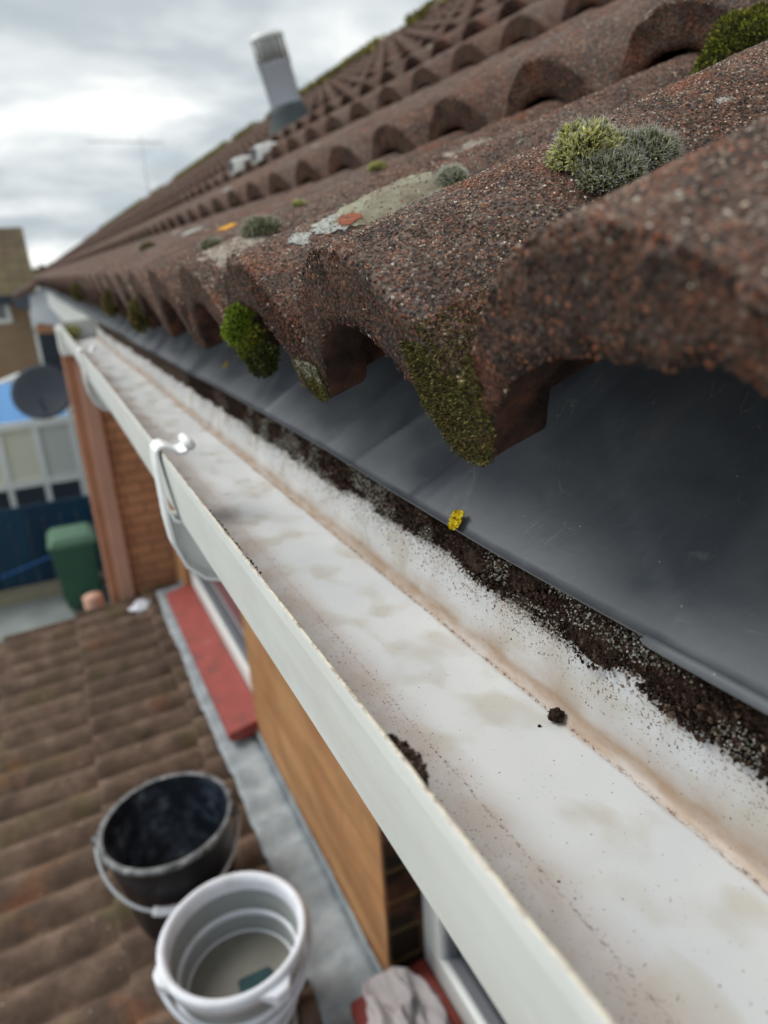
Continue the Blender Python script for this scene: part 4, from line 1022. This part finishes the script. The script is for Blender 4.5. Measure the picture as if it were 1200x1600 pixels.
def bucket_white():
    rim = atz(-1.165, 371, 1460); cx, cy = rim[0], rim[1]; zb = lz(cx)+.05; H = .262
    c = (cx, cy, zb); ax = Vector((-.03, -.01, 1)).normalized()
    print('white bucket', c, zb+H)
    root = empty('folding_bucket', c, 'white and grey collapsible bucket with a dark sponge inside, in front of the black bucket', 'bucket')
    r = .131
    MB().lathe([(r-.012, H-.030), (r, H-.034), (r+.004, H-.012), (r+.006, H-.002), (r+.001, H+.004), (r-.008, H+.001), (r-.012, H-.010), (r-.013, H-.030)], c, ax, 64).obj('rim', M['bucket_white'], root, True)
    lv = [(H-.034, r-.003), (H-.090, r-.012), (H-.135, r-.022), (H-.180, r-.034), (.0, r-.046)]
    for i in range(4):
        (h1, r1), (h0, r0) = lv[i], lv[i+1]
        g = MB(); g.lathe([(r1-.002, h1), (r1-.010, (h1+h0)/2+.01), (r0-.002, h0+.012)], c, ax, 56); g.lathe([(r1-.006, h1), (r1-.014, (h1+h0)/2+.01), (r0-.006, h0+.012)], c, ax, 56)
        g.obj('silicone_wall', M['bucket_grey'], root, True)
        MB().lathe([(r0-.010, h0+.002), (r0+.002, h0), (r0+.004, h0+.006), (r0+.001, h0+.013), (r0-.009, h0+.014), (r0-.011, h0+.008), (r0-.010, h0+.002)], c, ax, 56).obj('ring', M['bucket_white'], root, True)
    MB().lathe([(.0, .004), (r-.055, .004)], c, ax, 48).obj('base', M['bucket_grey'], root)
    MB().lathe([(.0, .140), (r-.026, .140)], c, ax, 48).obj('water', M['murky'], root)
    a = ax.orthogonal().normalized(); 
    for th, ex in ((R(-72), .026), (R(-172), .016)):
        d = Vector((math.cos(th), math.sin(th), 0)); s_ = Vector((-d.y, d.x, 0)); o_ = Vector(c)+ax*(H-.006)
        MB().add([o_+d*(r-.002)+s_*.036, o_+d*(r-.002)-s_*.036, o_+d*(r+ex)-s_*.012, o_+d*(r+ex)+s_*.012, o_+d*(r-.002)+s_*.036-ax*.012, o_+d*(r-.002)-s_*.036-ax*.012, o_+d*(r+ex)-s_*.012-ax*.03, o_+d*(r+ex)+s_*.012-ax*.03],
                 [(0, 3, 2, 1), (4, 5, 6, 7), (0, 1, 5, 4), (1, 2, 6, 5), (2, 3, 7, 6), (3, 0, 4, 7)]).obj('handle_lug', M['bucket_white'], root, bevel=.004)
    pc = Vector(c)+ax*(H-.022); a1 = Vector((-.985, -.17, 0)); rr = r+.010; dn = (Vector((.17, -.985, 0))*.80-ax*.6).normalized()
    MB().tube([pc+(a1*math.cos(t_)*rr+dn*math.sin(t_)*rr*1.02) for t_ in np.linspace(0, math.pi, 40)], .0055, 8).obj('handle', M['bucket_white'], root, True)
    sp_ = MB(); sp_.box((cx-.015, cy-.055, zb+.125), (cx+.050, cy-.005, zb+.150)); so_ = sp_.obj('sponge', M['sponge'], None, bevel=.006)
    tag(so_, 'dark teal sponge floating inside the white collapsible bucket', 'sponge')
def f_murky(t, co): return {'Base Color': t.ramp(t.noise(co, 8, 3), [(.3, (.14, .14, .12)), (.7, (.21, .20, .175))])}
M['murky'] = mat('murky_water', f_murky, .45, .3)
bucket_white()
# crumpled rag on the sill
u, v_ = np.meshgrid(np.linspace(0, 2*math.pi, 150, endpoint=False), np.linspace(.01, math.pi/2+.25, 70))
d = np.stack([np.cos(u)*np.sin(v_), np.sin(u)*np.sin(v_), np.cos(v_)], -1)
fold = 1-np.abs(fbm(d*np.array([1.6, 1, .7])+3, 1.9, 2, 9, .4)); rr = .62+.60*fold**2+.05*fbm(d, 7, 2, 3, .5)
P = d*rr[..., None]*np.array([.072, .125, .066])+np.array([.352, .775, -1.296])
P[..., 2] = np.maximum(P[..., 2], np.where(P[..., 0] < .287, -1.36, -1.311)+.003*vnoise(P, 60))
P[..., 0] = np.minimum(P[..., 0], .449)
tag(mesh_obj('rag', P.reshape(-1, 3), grid_faces(70, 150, True).tolist(), M['rag'], None, True), 'crumpled grey rag lying on the red window sill', 'rag')

# =================================================================== YARD BELOW
g = MB().add([(-60, -30, GROUND), (60, -30, GROUND), (60, 120, GROUND), (-60, 120, GROUND)], [(0, 1, 2, 3)]).obj('ground', M['concrete']); tag(g, kind='structure')
kb = MB().box((-6, 10.2, GROUND), (.3, 10.5, GROUND+.12)).obj('kerb', M['kerb']); tag(kb, kind='structure')
# blue fence
fe = empty('blue_fence', (-2, 10.62, GROUND), 'dark blue boarded fence behind the green wheelie bin', 'fence')
zt = aty(10.62, 70, 785)[2]
pb = MB()
for k in range(30): pb.box((-6+k*.215, 10.60, GROUND+.004), (-6+k*.215+.209, 10.63, zt))
pb.obj('boards', M['blue'], fe); MB().box((-6, 10.59, zt-.2), (.45, 10.599, zt-.12)).obj('rail', M['blue'], fe)
# rope
rp = [aty(10.2, 0, 903), aty(10.2, 50, 882), aty(10.2, 95, 862), aty(10.2, 140, 835)]
tag(MB().tube([tuple(p) for p in rp], .014, 6).obj('rope', M['blue_rope']), 'thin blue rope slanting across the dark blue fence', 'rope')
# wheelie bin
def bin_():
    p = atz(GROUND, 138, 952); cx, cy = p[0]-.02, p[1]+.25
    root = empty('wheelie_bin', (cx, cy, GROUND), 'green wheelie bin with faded lid standing in front of the blue fence', 'bin')
    z = GROUND
    def fr(w0, d0, w1, d1, z0, z1): return [(cx-w0, cy-d0, z0), (cx+w0, cy-d0, z0), (cx+w0, cy+d0, z0), (cx-w0, cy+d0, z0), (cx-w1, cy-d1, z1), (cx+w1, cy-d1, z1), (cx+w1, cy+d1, z1), (cx-w1, cy+d1, z1)]
    Q = [(0, 3, 2, 1), (4, 5, 6, 7), (0, 1, 5, 4), (1, 2, 6, 5), (2, 3, 7, 6), (3, 0, 4, 7)]
    MB().add(fr(.21, .24, .275, .32, z+.05, z+.93), Q).obj('body', M['bin'], root, bevel=.02)
    MB().add(fr(.295, .34, .295, .34, z+.932, z+.975), Q).add(fr(.29, .335, .22, .26, z+.976, z+1.05), Q).obj('lid', M['bin_lid'], root, bevel=.015)
    MB().tube([(cx-.2, cy+.37, z+.95), (cx+.2, cy+.37, z+.95)], .018, 8).obj('handle', M['bin'], root, True)
    for s_ in (-1, 1): MB().tube([(cx+s_*.22-.03, cy+.25, z+.1), (cx+s_*.22+.03, cy+.25, z+.1)], .1, 20).obj('wheel', M['tyre'], root)
bin_()
# conservatory beyond the fence
cs = empty('conservatory', (-1.5, 12.5, GROUND), 'white framed conservatory with sky-blue glazed roof and pale blinds behind the blue fence', 'conservatory')
Yc = 12.0; ze = aty(Yc, 60, 660)[2]; zs = aty(Yc, 60, 752)[2]; Yr = 13.3; zr = aty(Yr, 60, 590)[2]; xr = aty(Yc, 124, 700)[0]; xl = -4.0
MB().box((xl, Yc, GROUND), (xr, Yc+.1, zs-.55)).obj('base_wall', M['brick_tan'], cs)
fr = MB(); fr.box((xl, Yc-.06, ze-.06), (xr, Yc+.06, ze+.05)); fr.box((xl, Yc-.05, zs-.06), (xr, Yc+.05, zs+.04)); fr.box((xl, Yc-.05, zs-.60), (xr, Yc+.05, zs-.52))
step = (aty(Yc, 113, 700)[0]-aty(Yc, 55, 700)[0])
xs_ = [xr-.05-step*k for k in range(6)]
for x in xs_: fr.box((x-.045, Yc-.045, zs+.04), (x+.045, Yc+.045, ze-.06)); fr.box((x-.04, Yc-.04, zs-.52), (x+.04, Yc+.04, zs-.06))
fr.obj('frame', M['upvc'], cs)
for k, x in enumerate(xs_[:-1]):
    MB().box((x-step+.046, Yc+.02, zs+.041), (x-.046, Yc+.03, ze-.061)).obj('blind', M['blind_grey'] if k == 0 else M['blind'], cs)
    MB().box((x-step+.046, Yc+.02, zs-.519), (x-.046, Yc+.03, zs-.061)).obj('glass', M['glass'], cs)
MB().add([(xl, Yc, ze+.055), (xr, Yc, ze+.055), (xr-.2, Yr, zr), (xl, Yr, zr), (xl, Yc, ze+.02), (xr, Yc, ze+.02), (xr-.2, Yr, zr-.04), (xl, Yr, zr-.04)], [(0, 1, 2, 3), (7, 6, 5, 4), (0, 4, 5, 1), (1, 5, 6, 2)]).obj('glazed_roof', M['blue_glazing'], cs)
rb = MB()
for x in xs_: rb.tube([(x, Yc, ze+.075), (min(x, xr-.2), Yr, zr+.02)], .03, 6)
rl = atz(zr, 5, 600)
rb.tube([(xl, Yr, zr-.2), (aty(Yr, 0, 600)[0], Yr, zr-.05), (aty(Yr, 30, 588)[0], Yr, zr+.04), (xr-.2, Yr, zr+.06)], .07, 8)
rb.obj('ridge_and_bars', M['upvc'], cs, True)
# neighbouring gable: white render over brick, dark tile verge
nb_ = empty('neighbour_house', (.4, 9.0, GROUND), 'neighbouring house end with white rendered gable over brick, just beyond the gutter end', 'house')
Yn = 9.0
def pn(u, v, y_=Yn): q = aty(y_, u, v); return (q[0], q[2])
wp = [pn(46, 462), pn(50, 503), pn(112, 512), pn(112, 452), pn(84, 440)]
MB().prism(wp, 'y', Yn, Yn+.3).obj('rendered_gable', M['render'], nb_)
xa, xb = pn(55, 505)[0], 1.3; z1_ = pn(80, 506)[1]; z2_ = pn(80, 520)[1]
MB().box((xa, Yn+.02, z2_-.5), (pn(99, 560)[0], Yn+.28, z2_)).obj('dark_window', M['dark_fascia'], nb_)
MB().box((xa, Yn+.02, z2_), (xb, Yn+.28, z1_)).obj('brick_band', M['brick_wing'], nb_)
MB().box((pn(100, 560)[0], Yn+.05, GROUND), (xb, Yn+.28, z2_)).obj('dark_wall', M['dark_fascia'], nb_)
a0, a1_, a2_ = pn(20, 466), pn(86, 433), pn(120, 450)
MB().prism([(a0[0], a0[1]-.03), (a0[0], a0[1]+.03), (a1_[0], a1_[1]+.06), (a2_[0], a2_[1]+.1), (a2_[0], a2_[1]), (a1_[0], a1_[1])], 'y', Yn-.12, Yn+2.5).obj('roof', M['tile_far'], nb_)
# satellite dishes
def dish(c, rx, nrm, label, arm):
    root = empty('satellite_dish', c, label, 'satellite dish'); N_ = Vector(nrm).normalized()
    MB().lathe([(.0, -.18*rx), (rx*.5, -.13*rx), (rx*.85, -.04*rx), (rx, .0), (rx*1.01, -.015*rx), (rx*.85, -.06*rx), (rx*.5, -.16*rx), (0, -.21*rx)], c, N_, 40).obj('reflector', M['dish'], root, True)
    c = Vector(c); MB().tube([c+Vector((0, 0, -rx*.9)), c+N_*rx*.9+Vector((0, 0, -rx*.5))], rx*.035, 6).obj('feed_arm', M['dish'], root)
    MB().tube([c-N_*rx*.2, c-N_*rx*.5, Vector(arm)], rx*.06, 8).obj('wall_bracket', M['dark_fascia'], root, True)
c = aty(8.2, 66, 612); dish(tuple(c), .30, (-.15, -.9, .55), 'large charcoal satellite dish in front of the conservatory roof', (xa+.1, Yn+.1, c[2]-.1))
# far house
fh = empty('far_house', (-3, 18, GROUND), 'tan brick house with mossy brown roof and white window at the far left', 'house')
Yh = 18.0
xR = aty(Yh, 52, 520)[0]; zE = aty(Yh, 20, 458)[2]; 
MB().box((xR-9, Yh, GROUND), (xR, Yh+7, zE)).obj('wall', M['brick_tan'], fh)
Yt = Yh+3.4; pr = aty(Yt, 27, 355); xr2 = aty(Yh, 42, 452)[0]+.1
rz = pr[2]
MB().add([(xR-9, Yh-.3, zE-.05), (xR+.25, Yh-.3, zE-.05), (xR+.25, Yt, rz), (xR-9, Yt, rz), (xR-9, Yh+7.2, zE-.05), (xR+.25, Yh+7.2, zE-.05)], [(0, 1, 2, 3), (3, 2, 5, 4), (1, 5, 2), (0, 3, 4), (0, 4, 5, 1)]).obj('roof', M['roof_far'], fh)
MB().box((xR-9, Yh-.36, zE-.22), (xR+.25, Yh-.302, zE-.03)).obj('gutter_board', M['dark_fascia'], fh)
wa, wb = aty(Yh, -14, 500), aty(Yh, 11, 462); w2 = aty(Yh, 11, 505)
wo = MB(); xa_, xb_ = wb[0]-1.1, wb[0]; za_, zb_ = w2[2], wb[2]
wo.box((xa_, Yh-.05, za_), (xb_, Yh+.03, za_+.1)); wo.box((xa_, Yh-.05, zb_-.1), (xb_, Yh+.03, zb_)); wo.box((xa_, Yh-.05, za_+.1), (xa_+.1, Yh+.03, zb_-.1)); wo.box((xb_-.1, Yh-.05, za_+.1), (xb_, Yh+.03, zb_-.1))
wo_ = wo.obj('window', M['upvc'], fh); MB().box((xa_+.1, Yh-.02, za_+.1), (xb_-.1, Yh-.005, zb_-.1)).obj('glass', M['glass'], wo_)
c = aty(Yh-.8, 36, 466); dish(tuple(c), .22, (-.3, -.9, .3), 'small dark satellite dish under the eaves of the tan brick house', (c[0]-.1, Yh, c[2]-.2))
# distant trees
for i, (u, v, r_, Yd) in enumerate(((60, 436, 1.1, 60), (84, 428, .9, 66), (20, 440, 1.4, 70))):
    base = aty(Yd, u, v); root = empty('distant_tree', (base[0], Yd, GROUND), ['bushy tree showing left of the roof end', 'rounded tree top showing just at the roof end', 'wide tree top behind the tan brick house'][i], 'tree')
    MB().tube([(base[0], Yd, GROUND), (base[0]+.1, Yd, base[2]-r_)], [.25, .12], 8).obj('trunk', M['bark'], root)
    n = 2600; d = RNG.normal(size=(n, 3)); d /= np.linalg.norm(d, axis=1)[:, None]; rr = RNG.random(n)**.4*(1+.5*fbm(d+i*4, 1.5, 3, i))
    P = np.array([base[0], Yd, base[2]-r_*.6])+d*rr[:, None]*np.array([r_*1.5, r_*1.5, r_*1.2])
    blades('crown', P, d, np.full(n, .35), np.full(n, .14), root, M['foliage'], .8)
